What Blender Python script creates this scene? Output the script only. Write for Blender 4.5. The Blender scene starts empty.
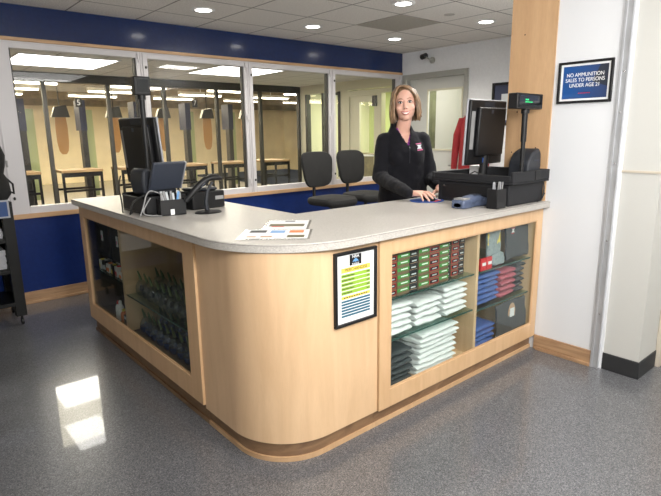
import bpy, bmesh, math, random
from mathutils import Vector, Matrix, noise
random.seed(7)
SC = bpy.context.scene
COL = SC.collection
pi = math.pi
# ------------------------------------------------------------------ constants of the place (metres)
D = 3.515      # window wall
W = 2.173      # face of the sign wall
X2 = 4.69      # wall with the door
C = 2.488      # ceiling height
TS, TX, TY = 0.6028, 2.8131, 1.8656   # ceiling tiles

# ------------------------------------------------------------------ materials
def nmat(name):
    m = bpy.data.materials.new(name); m.use_nodes = True
    nt = m.node_tree; b = nt.nodes['Principled BSDF']
    return m, nt, b
def sockcol(c): return (c[0], c[1], c[2], 1)
def mat(name, col, rough=.5, metal=0, emit=None, es=1, noise_amt=0, nscale=40, bump=0, bscale=80, stretch=(1,1,1), coat=0, spec=None, sheen=0, sub=0):
    m, nt, b = nmat(name)
    b.inputs['Base Color'].default_value = sockcol(col)
    b.inputs['Roughness'].default_value = rough
    b.inputs['Metallic'].default_value = metal
    if spec is not None: b.inputs['Specular IOR Level'].default_value = spec
    if coat: b.inputs['Coat Weight'].default_value = coat; b.inputs['Coat Roughness'].default_value = .12
    if sheen: b.inputs['Sheen Weight'].default_value = sheen
    if sub:
        b.inputs['Subsurface Weight'].default_value = sub; b.inputs['Subsurface Radius'].default_value = (.01, .004, .002)
    if emit:
        b.inputs['Emission Color'].default_value = sockcol(emit); b.inputs['Emission Strength'].default_value = es
    if noise_amt or bump:
        tc = nt.nodes.new('ShaderNodeTexCoord'); mp = nt.nodes.new('ShaderNodeMapping')
        mp.inputs['Scale'].default_value = stretch
        nt.links.new(tc.outputs['Object'], mp.inputs['Vector'])
    if noise_amt:
        n = nt.nodes.new('ShaderNodeTexNoise'); n.inputs['Scale'].default_value = nscale; n.inputs['Detail'].default_value = 4
        r = nt.nodes.new('ShaderNodeValToRGB')
        r.color_ramp.elements[0].position = .3; r.color_ramp.elements[1].position = .7
        r.color_ramp.elements[0].color = sockcol([x*(1-noise_amt) for x in col])
        r.color_ramp.elements[1].color = sockcol([min(1, x*(1+noise_amt)) for x in col])
        nt.links.new(mp.outputs[0], n.inputs['Vector']); nt.links.new(n.outputs['Fac'], r.inputs[0]); nt.links.new(r.outputs[0], b.inputs['Base Color'])
    if bump:
        n = nt.nodes.new('ShaderNodeTexNoise'); n.inputs['Scale'].default_value = bscale
        bp = nt.nodes.new('ShaderNodeBump'); bp.inputs['Strength'].default_value = bump; bp.inputs['Distance'].default_value = .01
        nt.links.new(mp.outputs[0], n.inputs['Vector']); nt.links.new(n.outputs['Fac'], bp.inputs['Height']); nt.links.new(bp.outputs[0], b.inputs['Normal'])
    return m
def glass(name, tint=(1,1,1), base=.04, rough=.0, ior=1.3):
    m = bpy.data.materials.new(name); m.use_nodes = True; nt = m.node_tree
    nt.nodes.clear()
    o = nt.nodes.new('ShaderNodeOutputMaterial'); t = nt.nodes.new('ShaderNodeBsdfTransparent'); g = nt.nodes.new('ShaderNodeBsdfGlossy')
    t.inputs[0].default_value = sockcol(tint); g.inputs['Roughness'].default_value = rough
    mx = nt.nodes.new('ShaderNodeMixShader'); f = nt.nodes.new('ShaderNodeFresnel'); ge = nt.nodes.new('ShaderNodeNewGeometry'); mr = nt.nodes.new('ShaderNodeMapRange'); mr.inputs[3].default_value = ior; mr.inputs[4].default_value = 1/ior
    nt.links.new(ge.outputs['Backfacing'], mr.inputs[0]); nt.links.new(mr.outputs[0], f.inputs[0])
    nt.links.new(f.outputs[0], mx.inputs[0]); nt.links.new(t.outputs[0], mx.inputs[1]); nt.links.new(g.outputs[0], mx.inputs[2])
    nt.links.new(mx.outputs[0], o.inputs[0])
    return m
def specks(name, cols, scale, rough, coat=0, big=0, bigcol=None):
    """speckled laminate or floor: random little cells in several colours"""
    m, nt, b = nmat(name)
    tc = nt.nodes.new('ShaderNodeTexCoord'); v = nt.nodes.new('ShaderNodeTexVoronoi'); v.inputs['Scale'].default_value = scale
    r = nt.nodes.new('ShaderNodeValToRGB'); r.color_ramp.interpolation = 'LINEAR'
    s = nt.nodes.new('ShaderNodeSeparateColor')
    e = r.color_ramp.elements
    e[0].position = 0; e[0].color = sockcol(cols[0]); e[1].position = 1; e[1].color = sockcol(cols[-1])
    for i, c in enumerate(cols[1:-1]):
        x = e.new((i+1)/(len(cols)-1)); x.color = sockcol(c)
    nt.links.new(tc.outputs['Object'], v.inputs['Vector']); nt.links.new(v.outputs['Color'], s.inputs[0]); nt.links.new(s.outputs[0], r.inputs[0])
    n = nt.nodes.new('ShaderNodeTexNoise'); n.inputs['Scale'].default_value = 1.3; n.inputs['Detail'].default_value = 3
    mp = nt.nodes.new('ShaderNodeMapRange'); mp.inputs[3].default_value = 1-big; mp.inputs[4].default_value = 1+big
    mul = nt.nodes.new('ShaderNodeMix'); mul.data_type = 'RGBA'; mul.blend_type = 'MULTIPLY'; mul.inputs[0].default_value = 1
    nt.links.new(tc.outputs['Object'], n.inputs['Vector']); nt.links.new(n.outputs['Fac'], mp.inputs[0])
    nt.links.new(r.outputs[0], mul.inputs[6]); nt.links.new(mp.outputs[0], mul.inputs[7]); nt.links.new(mul.outputs[2], b.inputs['Base Color'])
    b.inputs['Roughness'].default_value = rough
    if coat: b.inputs['Coat Weight'].default_value = coat; b.inputs['Coat Roughness'].default_value = .04
    return m
def wood(name, c1, c2, scale=3, stretch=(6,6,.5), rough=.38, fine=.06):
    m, nt, b = nmat(name)
    tc = nt.nodes.new('ShaderNodeTexCoord'); mp = nt.nodes.new('ShaderNodeMapping'); mp.inputs['Scale'].default_value = stretch
    n = nt.nodes.new('ShaderNodeTexNoise'); n.inputs['Scale'].default_value = scale; n.inputs['Detail'].default_value = 6; n.inputs['Distortion'].default_value = 1.2
    r = nt.nodes.new('ShaderNodeValToRGB'); r.color_ramp.elements[0].position = .32; r.color_ramp.elements[1].position = .68
    r.color_ramp.elements[0].color = sockcol(c1); r.color_ramp.elements[1].color = sockcol(c2)
    mp2 = nt.nodes.new('ShaderNodeMapping'); mp2.inputs['Scale'].default_value = tuple(s*22 for s in stretch)
    n2 = nt.nodes.new('ShaderNodeTexNoise'); n2.inputs['Scale'].default_value = scale
    mr = nt.nodes.new('ShaderNodeMapRange'); mr.inputs[3].default_value = 1-fine; mr.inputs[4].default_value = 1+fine
    mul = nt.nodes.new('ShaderNodeMix'); mul.data_type = 'RGBA'; mul.blend_type = 'MULTIPLY'; mul.inputs[0].default_value = 1
    L = nt.links.new
    L(tc.outputs['Object'], mp.inputs[0]); L(mp.outputs[0], n.inputs['Vector']); L(n.outputs['Fac'], r.inputs[0])
    L(tc.outputs['Object'], mp2.inputs[0]); L(mp2.outputs[0], n2.inputs['Vector']); L(n2.outputs['Fac'], mr.inputs[0])
    L(r.outputs[0], mul.inputs[6]); L(mr.outputs[0], mul.inputs[7]); L(mul.outputs[2], b.inputs['Base Color'])
    b.inputs['Roughness'].default_value = rough
    return m
def ceiling_mat():
    m, nt, b = nmat('ceiling_tiles'); L = nt.links.new
    tc = nt.nodes.new('ShaderNodeTexCoord'); sp = nt.nodes.new('ShaderNodeSeparateXYZ'); L(tc.outputs['Object'], sp.inputs[0])
    outs = []
    for k, off in ((0, TX), (1, TY)):
        a = nt.nodes.new('ShaderNodeMath'); a.operation = 'SUBTRACT'; a.inputs[1].default_value = off - 100*TS
        d = nt.nodes.new('ShaderNodeMath'); d.operation = 'DIVIDE'; d.inputs[1].default_value = TS
        f = nt.nodes.new('ShaderNodeMath'); f.operation = 'PINGPONG'; f.inputs[1].default_value = .5
        g = nt.nodes.new('ShaderNodeMath'); g.operation = 'LESS_THAN'; g.inputs[1].default_value = .012
        L(sp.outputs[k], a.inputs[0]); L(a.outputs[0], d.inputs[0]); L(d.outputs[0], f.inputs[0]); L(f.outputs[0], g.inputs[0]); outs.append(g)
    mx = nt.nodes.new('ShaderNodeMath'); mx.operation = 'MAXIMUM'; L(outs[0].outputs[0], mx.inputs[0]); L(outs[1].outputs[0], mx.inputs[1])
    n = nt.nodes.new('ShaderNodeTexNoise'); n.inputs['Scale'].default_value = 90; n.inputs['Detail'].default_value = 5
    r = nt.nodes.new('ShaderNodeValToRGB'); r.color_ramp.elements[0].position = .35; r.color_ramp.elements[1].position = .65
    r.color_ramp.elements[0].color = (.60, .57, .53, 1); r.color_ramp.elements[1].color = (.84, .81, .765, 1)
    L(tc.outputs['Object'], n.inputs['Vector']); L(n.outputs['Fac'], r.inputs[0])
    c = nt.nodes.new('ShaderNodeMix'); c.data_type = 'RGBA'; c.inputs[7].default_value = (.22, .205, .19, 1)
    L(mx.outputs[0], c.inputs[0]); L(r.outputs[0], c.inputs[6]); L(c.outputs[2], b.inputs['Base Color'])
    b.inputs['Roughness'].default_value = .9
    return m
def box_grad(name, c1, c2, axis=0, lo=0, hi=1, rough=.3):
    """printed colour fade on a sign"""
    m, nt, b = nmat(name); L = nt.links.new
    tc = nt.nodes.new('ShaderNodeTexCoord'); sp = nt.nodes.new('ShaderNodeSeparateXYZ'); mr = nt.nodes.new('ShaderNodeMapRange')
    mr.inputs[1].default_value = lo; mr.inputs[2].default_value = hi
    r = nt.nodes.new('ShaderNodeValToRGB'); r.color_ramp.elements[0].color = sockcol(c1); r.color_ramp.elements[1].color = sockcol(c2)
    L(tc.outputs['Object'], sp.inputs[0]); L(sp.outputs[axis], mr.inputs[0]); L(mr.outputs[0], r.inputs[0]); L(r.outputs[0], b.inputs['Base Color'])
    b.inputs['Roughness'].default_value = rough
    return m
M = {}
M['floor'] = specks('speckled_floor', [(.046,.047,.052), (.084,.087,.095), (.118,.121,.131), (.152,.156,.167), (.25,.25,.26)], 270, .34, coat=.6, big=.10)
M['laminate'] = specks('grey_laminate', [(.30,.28,.255), (.43,.405,.375), (.47,.445,.41), (.56,.535,.50)], 420, .38, big=.03)
M['dark_laminate'] = mat('laminate_edge_line', (.16,.15,.14), .6)
M['maple'] = wood('maple_laminate', (.64,.425,.245), (.71,.49,.295), 2.2, (5,5,.55), .30, .05)
M['maple_solid'] = wood('maple_frame', (.58,.37,.20), (.66,.44,.25), 2.5, (5,5,.8), .36, .05)
M['maple_shaded'] = wood('oak_kick_shaded', (.17,.095,.05), (.27,.16,.085), 3, (2,2,9), .4, .15)  # shadow at the counter's base darkened into the wood colour
M['oak_x'] = wood('oak_board', (.30,.175,.095), (.45,.28,.155), 3, (1.2,1.2,14), .42, .15)
M['ply'] = wood('plywood', (.50,.31,.165), (.60,.39,.22), 1.6, (3.2,3.2,.5), .45, .08)
M['trimwood'] = wood('trim_wood', (.48,.29,.15), (.60,.38,.21), 3, (.8,8,8), .4, .08)
M['blue'] = mat('blue_paint', (.004,.020,.125), .4, spec=.25, noise_amt=.10, nscale=25, bump=.08, bscale=60)
M['blue_dark'] = mat('blue_paint_upper', (.004,.018,.085), .22, spec=.4, noise_amt=.10, nscale=25, bump=.18, bscale=35, coat=.7)
M['white_wall'] = mat('white_panel_wall', (.70,.71,.73), .45, bump=.04, bscale=150)
M['cream_wall'] = mat('cream_wall', (.54,.535,.505), .6, bump=.08, bscale=200)
M['grey_wall'] = mat('light_grey_wall', (.76,.77,.79), .7, noise_amt=.03, bump=.05)
M['alu'] = mat('anodised_frame', (.62,.60,.61), .45, .1)
M['alu_trim'] = mat('metal_trim', (.50,.51,.53), .38, .5, noise_amt=.08, nscale=8)
M['rubber'] = mat('black_rubber_base', (.022,.023,.025), .5)
M['doorframe'] = mat('grey_door_paint', (.36,.36,.33), .45)
M['doorleaf'] = mat('door_leaf_paint', (.56,.565,.54), .5)
M['beige'] = mat('beige_paint', (.55,.49,.40), .55)
M['ceiling'] = ceiling_mat()
M['stain_tile'] = mat('darker_tile', (.38,.355,.31), .9, noise_amt=.15, nscale=60)
M['black'] = mat('black_plastic', (.009,.009,.010), .45, spec=.35)
M['black_rough'] = mat('black_textured_metal', (.014,.0145,.017), .6, spec=.35, bump=.15, bscale=300)
M['charcoal'] = mat('charcoal_plastic', (.022,.025,.032), .5, spec=.4)
M['dark_grey'] = mat('dark_grey_plastic', (.035,.042,.06), .5, spec=.4)
M['silver'] = mat('silver_bezel', (.36,.37,.40), .35, .1)
M['chrome'] = mat('chrome', (.75,.75,.76), .15, 1)
M['steel'] = mat('black_steel', (.010,.010,.010), .5, spec=.3)
M['screen'] = mat('dark_screen', (.01,.012,.015), .12)
M['glass'] = glass('window_glass')
M['cabglass'] = glass('cabinet_glass', (.93,.96,.95))
M['shelfglass'] = mat('green_edge_glass', (.03,.09,.075), .08)
M['pane_shelf'] = glass('shelf_glass', (.80,.90,.87))
M['white'] = mat('white_plastic', (.80,.80,.80), .35)
M['sleeve'] = glass('clear_sleeve', (.97,.97,.97), rough=.15)
M['paper'] = mat('paper', (.82,.82,.83), .5)
M['paper_stack'] = mat('paper_stack', (.50,.50,.53), .6)
M['white_cloth'] = mat('white_cotton_in_plastic', (.80,.81,.80), .45, coat=.35, noise_amt=.04, bump=.25, bscale=30)
M['dark_cloth'] = mat('charcoal_cotton_in_plastic', (.040,.048,.052), .6, coat=.35, noise_amt=.15, bump=.25, bscale=30)
M['grey_cloth'] = mat('dark_grey_cotton', (.055,.06,.065), .8, noise_amt=.2, nscale=60, bump=.2)
M['blue_cloth'] = mat('blue_cotton', (.07,.13,.36), .75, noise_amt=.12, bump=.2)
M['pink_cloth'] = mat('rose_cotton', (.42,.10,.13), .75, noise_amt=.12, bump=.2)
M['fleece'] = mat('black_fleece', (.009,.009,.012), .95, bump=.25, bscale=350, sheen=.05, spec=.2)
M['purple'] = mat('purple_knit', (.20,.02,.22), .7)
M['trousers'] = mat('charcoal_trousers', (.02,.022,.03), .85)
M['skin'] = mat('skin', (.74,.43,.33), .48, sub=.08, noise_amt=.03, nscale=18)
M['lips'] = mat('lips', (.52,.16,.15), .35)
M['teeth'] = mat('teeth', (.85,.82,.78), .25)
M['eyewhite'] = mat('eye_white', (.75,.74,.73), .2)
M['iris'] = mat('eye_iris', (.05,.045,.04), .15)
M['brow'] = mat('eyebrow', (.16,.09,.045), .8)
M['lash'] = mat('eyelash', (.03,.02,.018), .7)
M['hair'] = mat('blonde_brown_hair', (.215,.130,.070), .40, noise_amt=.6, nscale=35, stretch=(3,3,.6))
M['chairfab'] = mat('black_chair_fabric', (.013,.013,.013), .9, noise_amt=.3, nscale=120, bump=.15)
M['red'] = mat('red_jacket_cloth', (.25,.010,.014), .75, bump=.3, bscale=25)
M['redp'] = mat('red_packet', (.62,.03,.035), .4)
M['yellow'] = mat('yellow_print', (.80,.62,.10), .45)
M['green'] = mat('green_print', (.05,.30,.045), .45)
M['lime'] = mat('lime_print', (.27,.46,.04), .45)
M['teal'] = mat('teal_print', (.015,.11,.18), .45)
M['brown_box'] = mat('brown_carton', (.17,.115,.065), .6, noise_amt=.15, nscale=90)
M['red_line'] = mat('red_print', (.45,.03,.03), .45)
M['orange'] = mat('orange_print', (.80,.22,.06), .45)
M['ltblue'] = mat('light_blue_print', (.14,.33,.62), .45)
M['olive'] = mat('olive_print', (.12,.10,.04), .5)
M['padblue'] = mat('mousepad_blue', (.03,.09,.35), .6)
M['slate'] = mat('slate_blue_plastic', (.085,.11,.18), .45)
M['tan'] = mat('tan_print', (.50,.31,.19), .6)
M['clear'] = glass('clear_plastic_bubble', (.80,.84,.84), rough=.10, ior=1.8)
M['bubble_blue'] = mat('blue_plastic_bubble', (.015,.035,.12), .15, coat=.6)
M['greenneck'] = mat('pale_green_plastic', (.10,.135,.05), .4)
M['signblue'] = box_grad('sign_blue', (.012,.085,.30), (.03,.05,.13), 1, .13, -.12)
M['signdark'] = mat('sign_dark', (.025,.03,.045), .3)
M['text'] = mat('white_lettering', (.88,.88,.88), .5)
M['blacktext'] = mat('black_lettering', (.02,.02,.02), .5)
M['pinkthread'] = mat('pink_thread', (.62,.12,.28), .6)
M['greythread'] = mat('pale_grey_thread', (.55,.58,.60), .6)
M['ledgreen'] = mat('green_led', (.0,.3,.1), .4, emit=(.05,1,.30), es=.9)
M['lamp'] = mat('lamp_diffuser', (.9,.9,.9), .5, emit=(1,.97,.9), es=14)
M['troffer'] = mat('troffer_diffuser', (.9,.9,.9), .5, emit=(1,.98,.93), es=9)
M['tube'] = mat('fluorescent_tube', (.9,.9,.9), .5, emit=(1,.9,.68), es=10)
M['offlamp'] = mat('unlit_plate', (.36,.34,.31), .6)
M['cord'] = mat('grey_cable', (.28,.28,.28), .5)
M['blackcord'] = mat('black_cable', (.015,.015,.015), .5)
M['range_cream'] = mat('range_cream_block', (.80,.70,.50), .8, noise_amt=.06, nscale=3)
M['range_ceil'] = mat('range_ceiling', (.50,.43,.31), .9, noise_amt=.6, nscale=3, stretch=(1,4,1))
M['range_green'] = mat('pale_green_panel', (.50,.55,.27), .6)
M['baffle'] = mat('brown_baffle', (.24,.195,.135), .8, noise_amt=.25, nscale=6)
M['navy'] = mat('navy_panel', (.035,.042,.085), .6)
M['bench_top'] = mat('bench_wood', (.42,.27,.13), .5, noise_amt=.15, nscale=8)
M['cardboard'] = mat('target_card', (.50,.27,.12), .7)
M['darkpost'] = mat('dark_bronze_post', (.035,.033,.03), .5)
M['cream_frame'] = mat('cream_frame', (.66,.64,.50), .5)
M['range_floor'] = mat('range_floor', (.30,.26,.19), .6)
M['olive_wall'] = mat('dark_olive_wall', (.16,.17,.10), .5, noise_amt=.5, nscale=3)
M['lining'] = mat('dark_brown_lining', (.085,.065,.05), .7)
M['foil'] = mat('grey_package', (.28,.32,.33), .4, noise_amt=.2, nscale=60)

# ------------------------------------------------------------------ mesh builder
class MB:
    def __init__(s): s.v = []; s.f = []; s.m = []; s.mi = 0
    def add(s, vs, fs):
        b = len(s.v); s.v += [tuple(v) for v in vs]
        for f in fs: s.f.append(tuple(b+i for i in f)); s.m.append(s.mi)
        return s
    def slot(s, i): s.mi = i; return s
    def box(s, x0, x1, y0, y1, z0, z1, mx=None):
        vs = [Vector((x, y, z)) for z in (z0, z1) for y in (y0, y1) for x in (x0, x1)]
        if mx is not None: vs = [mx @ v for v in vs]
        return s.add(vs, [(0,2,3,1), (4,5,7,6), (0,1,5,4), (2,6,7,3), (0,4,6,2), (1,3,7,5)])
    def prism(s, poly, z0, z1, mx=None):
        n = len(poly); vs = [Vector((p[0], p[1], z)) for z in (z0, z1) for p in poly]
        if mx is not None: vs = [mx @ v for v in vs]
        return s.add(vs, [tuple(reversed(range(n))), tuple(range(n, 2*n))] + [(i, (i+1) % n, n+(i+1) % n, n+i) for i in range(n)])
    def tube(s, pts, r, n=8, cap=True):
        pts = [Vector(p) for p in pts]; rr = r if isinstance(r, (list, tuple)) else [r]*len(pts)
        vs = []; up = None
        for i, p in enumerate(pts):
            t = (pts[min(i+1, len(pts)-1)] - pts[max(i-1, 0)]).normalized()
            if up is None: up = t.orthogonal().normalized()
            up = (up - t*up.dot(t)).normalized(); sd = t.cross(up)
            for k in range(n):
                a = 2*pi*k/n; vs.append(p + (up*math.cos(a) + sd*math.sin(a))*rr[i])
        fs = []
        for i in range(len(pts)-1):
            for k in range(n): fs.append((i*n+k, i*n+(k+1) % n, (i+1)*n+(k+1) % n, (i+1)*n+k))
        if cap: fs.append(tuple(reversed(range(n)))); fs.append(tuple((len(pts)-1)*n+k for k in range(n)))
        return s.add(vs, fs)
    def capsule(s, p0, p1, r0, r1, n=16):
        p0, p1 = Vector(p0), Vector(p1); d = (p1-p0); l = d.length; d.normalize()
        pts = []; rr = []
        for k in range(1, 6): a = pi/2*k/5; pts.append(p0 - d*r0*math.cos(a)); rr.append(r0*math.sin(a))
        for k in range(0, 5): a = pi/2*k/5; pts.append(p1 + d*r1*math.sin(a)); rr.append(r1*math.cos(a))
        return s.tube(pts, rr, n)
    def loft(s, rings, n=28):
        """rings: (centre, axis_u, axis_v) ellipses"""
        vs = []
        for c, u, v in rings:
            for k in range(n):
                a = 2*pi*k/n; vs.append(Vector(c) + Vector(u)*math.cos(a) + Vector(v)*math.sin(a))
        fs = [(i*n+k, i*n+(k+1) % n, (i+1)*n+(k+1) % n, (i+1)*n+k) for i in range(len(rings)-1) for k in range(n)]
        fs += [tuple(reversed(range(n))), tuple((len(rings)-1)*n+k for k in range(n))]
        return s.add(vs, fs)
    def lathe(s, prof, c=(0,0,0), n=20, mx=None):
        vs = []; c = Vector(c)
        for r, z in prof:
            for k in range(n):
                a = 2*pi*k/n; v = Vector((r*math.cos(a), r*math.sin(a), z))
                vs.append(c + (mx @ v if mx is not None else v))
        fs = [(i*n+k, i*n+(k+1) % n, (i+1)*n+(k+1) % n, (i+1)*n+k) for i in range(len(prof)-1) for k in range(n)]
        fs += [tuple(reversed(range(n))), tuple((len(prof)-1)*n+k for k in range(n))]
        return s.add(vs, fs)
    def ell(s, c, r, mx=None, n=20, m=12):
        vs = []; c = Vector(c)
        for j in range(1, m):
            t = pi*j/m
            for k in range(n):
                a = 2*pi*k/n; v = Vector((r[0]*math.sin(t)*math.cos(a), r[1]*math.sin(t)*math.sin(a), -r[2]*math.cos(t)))
                vs.append(c + (mx @ v if mx is not None else v))
        b = len(vs)
        for z in (-1, 1):
            v = Vector((0, 0, z*r[2])); vs.append(c + (mx @ v if mx is not None else v))
        fs = [(i*n+k, i*n+(k+1) % n, (i+1)*n+(k+1) % n, (i+1)*n+k) for i in range(m-2) for k in range(n)]
        fs += [(b, (k+1) % n, k) for k in range(n)] + [(b+1, (m-2)*n+k, (m-2)*n+(k+1) % n) for k in range(n)]
        return s.add(vs, fs)
    def mesh(s, name, mats, smooth=40):
        me = bpy.data.meshes.new(name); me.from_pydata(s.v, [], s.f)
        for m in mats: me.materials.append(m)
        for p, i in zip(me.polygons, s.m): p.material_index = min(i, len(mats)-1)
        bm = bmesh.new(); bm.from_mesh(me); bmesh.ops.recalc_face_normals(bm, faces=bm.faces); bm.to_mesh(me); bm.free()
        if smooth:
            me.shade_smooth(); me.set_sharp_from_angle(angle=math.radians(smooth))
        return me
    def build(s, name, mats, parent=None, world=False, bevel=0, smooth=40, loc=None, kind=None):
        """link as ONE mesh object; world=True: vertices are world coordinates of an unrotated parent"""
        if not isinstance(mats, (list, tuple)): mats = [mats]
        if world and parent is not None:
            l = top_loc(parent); s.v = [(v[0]-l[0], v[1]-l[1], v[2]-l[2]) for v in s.v]
        o = bpy.data.objects.new(name, s.mesh(name, mats, smooth)); COL.objects.link(o)
        if parent is not None: o.parent = parent
        if loc is not None: o.location = loc
        if bevel:
            b = o.modifiers.new('bevel', 'BEVEL'); b.width = bevel; b.segments = 2; b.limit_method = 'ANGLE'; b.angle_limit = math.radians(40)
        if kind: o['kind'] = kind
        return o
def top_loc(o):
    l = Vector((0,0,0))
    while o is not None: l = l + o.location; o = o.parent
    return l
def setp(o, label=None, cat=None, group=None, kind=None):
    if label: o['label'] = label
    if cat: o['category'] = cat
    if group: o['group'] = group
    if kind: o['kind'] = kind
    return o
def thing(name, label, cat, loc=(0,0,0), rz=0, group=None, kind=None):
    o = bpy.data.objects.new(name, None); COL.objects.link(o); o.empty_display_size = .05
    o.location = loc; o.rotation_euler = (0, 0, rz)
    return setp(o, label, cat, group, kind)
def struct(name): return setp(thing(name, None, None), kind='structure')
def copy_thing(o, loc, rz=None, label=None, parent=None, rot=None):
    c = o.copy(); COL.objects.link(c); c.parent = parent
    if parent is None:
        c.location = loc
        if rz is not None: c.rotation_euler = (0, 0, rz)
        if label: c['label'] = label
    for ch in [x for x in bpy.data.objects if x.parent == o]: copy_thing(ch, ch.location, parent=c)
    return c
def text(body, size, mx, m, name, parent, ext=.0006, align='CENTER'):
    cu = bpy.data.curves.new(name, 'FONT'); cu.body = body; cu.size = size; cu.extrude = ext; cu.align_x = align; cu.align_y = 'CENTER'
    o = bpy.data.objects.new('tmp', cu); COL.objects.link(o)
    dg = bpy.context.evaluated_depsgraph_get(); me = bpy.data.meshes.new_from_object(o.evaluated_get(dg))
    bpy.data.objects.remove(o); me.transform(mx); me.materials.clear(); me.materials.append(m)
    t = bpy.data.objects.new(name, me); COL.objects.link(t)
    if parent is not None: t.parent = parent
    return t
def R(x=0, y=0, z=0, t=(0,0,0)):
    return Matrix.Translation(t) @ Matrix.Rotation(z, 4, 'Z') @ Matrix.Rotation(y, 4, 'Y') @ Matrix.Rotation(x, 4, 'X')
def baked(o):
    """apply the modifiers into the object's own mesh"""
    dg = bpy.context.evaluated_depsgraph_get(); me = bpy.data.meshes.new_from_object(o.evaluated_get(dg))
    o.modifiers.clear(); o.data = me; return o

# ================================================================== THE SETTING
LX, BY = -2.7, -3.3     # left wall, wall behind the camera
MB().box(LX-.1, 7.6, BY-.1, 17, -.1, 0).build('floor', M['floor'], kind='structure')
ce = MB().box(LX-.1, 6.75, BY-.1, D+.06, C, C+.12).build('ceiling', M['ceiling'], kind='structure', smooth=0)
MB().box(TX+.008, TX+TS-.008, TY+.008, TY+TS-.008, C-.004, C+.001).build('darker_tile', M['stain_tile'], ce)
MB().box(LX-.12, LX, BY, D, 0, C).build('wall_left', M['grey_wall'], kind='structure')
MB().box(LX-.12, 3.6, BY-.12, BY, 0, C).build('wall_front', M['cream_wall'], kind='structure')
# window wall: blue below and above the run of windows
MB().box(LX, X2, D, D+.12, 0, .755).build('wall_back', M['blue'], kind='structure')
MB().box(LX, X2, D, D+.12, 2.232, C).build('wall_back', M['blue_dark'], kind='structure')
MB().box(LX, X2-.012, D-.022, D, 2.206, 2.234).build('trim_1', M['trimwood'], kind='structure', bevel=.003)
MB().box(LX, X2-.012, D-.020, D, .752, .792).build('trim_2', M['trimwood'], kind='structure', bevel=.003)
bb = MB(); bb.box(LX, X2, D-.016, D, .0, .105); bb.box(LX, X2, D-.032, D-.016, 0, .022)
bb.build('baseboard_back', M['oak_x'], kind='structure', bevel=.003)
# pier that carries the sign and the plywood
MB().box(W, 3.5, -.40, .335, 0, C).build('wall_right', M['white_wall'], kind='structure')
MB().box(W+.012, 3.5, -.60, -.38, 0, C).build('wall_right', M['cream_wall'], kind='structure')
MB().box(3.5, X2+.1, -.60, .335, 0, C).build('wall_right', M['cream_wall'], kind='structure')
MB().box(W-.012, W, .036, .335, 1.0, C).build('plywood_panel_trim', M['ply'], kind='structure').name = 'trim_3'
mt = MB(); mt.box(W-.012, W+.002, -.385, -.338, 0, C); mt.box(W-.018, W-.012, -.352, -.338, 0, C); mt.box(W-.018, W-.012, -.385, -.378, 0, C)
t4 = mt.build('trim_4', M['alu_trim'], kind='structure')
for z in (.35, .8, 1.25, 1.53, 1.75, 2.3):
    MB().lathe([(.005, 0), (.005, .002), (.003, .003)], (W-.018, -.368, z), 8, R(0, -pi/2, 0).to_3x3()).build('screw', M['chrome'], t4)
bb = MB(); bb.box(W-.014, W, -.338, .04, 0, .10); bb.box(W-.028, W-.014, -.338, .02, 0, .022)
bb.build('baseboard_right', M['oak_x'], kind='structure', bevel=.003)
MB().box(W+.002, 2.44, -.608, -.385, 0, .105).build('baseboard_corner', M['rubber'], kind='structure', bevel=.003)
MB().box(W+.004, W+.012, -.60, -.386, 1.20, 1.212).build('trim_5', M['beige'], kind='structure')
# door set back in the face beyond the corner
dd = struct('door_2')
MB().box(2.45, 2.53, -.63, -.60, 0, 2.15).box(3.38, 3.46, -.63, -.60, 0, 2.15).box(2.45, 3.46, -.63, -.60, 2.15, 2.23).build('frame', M['beige'], dd, bevel=.003)
MB().box(2.53, 3.38, -.612, -.601, .01, 2.15).build('leaf', M['trimwood'], dd)
MB().box(3.6, 3.72, BY, -.60, 0, C).build('wall_side', M['cream_wall'], kind='structure')
MB().box(2.44, 2.45, -.606, -.6, 0, .105).build('baseboard_side', M['rubber'], kind='structure')
# far wall with the grey door
wd = MB(); wd.box(X2, X2+.12, .335, 2.49, 0, C); wd.box(X2, X2+.12, 3.45, D+.12, 0, C); wd.box(X2, X2+.12, 2.49, 3.45, 2.14, C)
wd.build('wall_far', M['grey_wall'], kind='structure')
d1 = struct('door_1')
f = MB(); f.box(X2-.018, X2+.13, 3.41, 3.50, 0, 2.20); f.box(X2-.018, X2+.13, 2.42, 2.48, 0, 2.20); f.box(X2-.018, X2+.13, 2.48, 3.41, 2.13, 2.20)
f.build('frame', M['doorframe'], d1, bevel=.004)
lf = MB(); x0, x1 = X2+.05, X2+.09
lf.box(x0, x1, 2.48, 3.41, .01, 1.20); lf.box(x0, x1, 2.48, 3.41, 1.99, 2.13); lf.box(x0, x1, 3.10, 3.41, 1.20, 1.99); lf.box(x0, x1, 2.48, 2.53, 1.20, 1.99)
lf.build('leaf', M['doorleaf'], d1)
g = MB()
for a in ((2.53, 3.10, 1.19, 1.215), (2.53, 3.10, 1.965, 1.99), (2.53, 2.55, 1.215, 1.965), (3.08, 3.10, 1.215, 1.965)): g.box(x0-.012, x0, *a)
g.build('glazing_bead', M['cream_frame'], d1)
MB().box(x0+.015, x0+.021, 2.53, 3.10, 1.20, 1.99).build('glass', M['glass'], d1)
MB().tube([(x0, 2.56, 1.0), (x0-.05, 2.56, 1.0), (x0-.05, 2.68, 1.0)], .010).build('handle', M['chrome'], d1)

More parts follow.
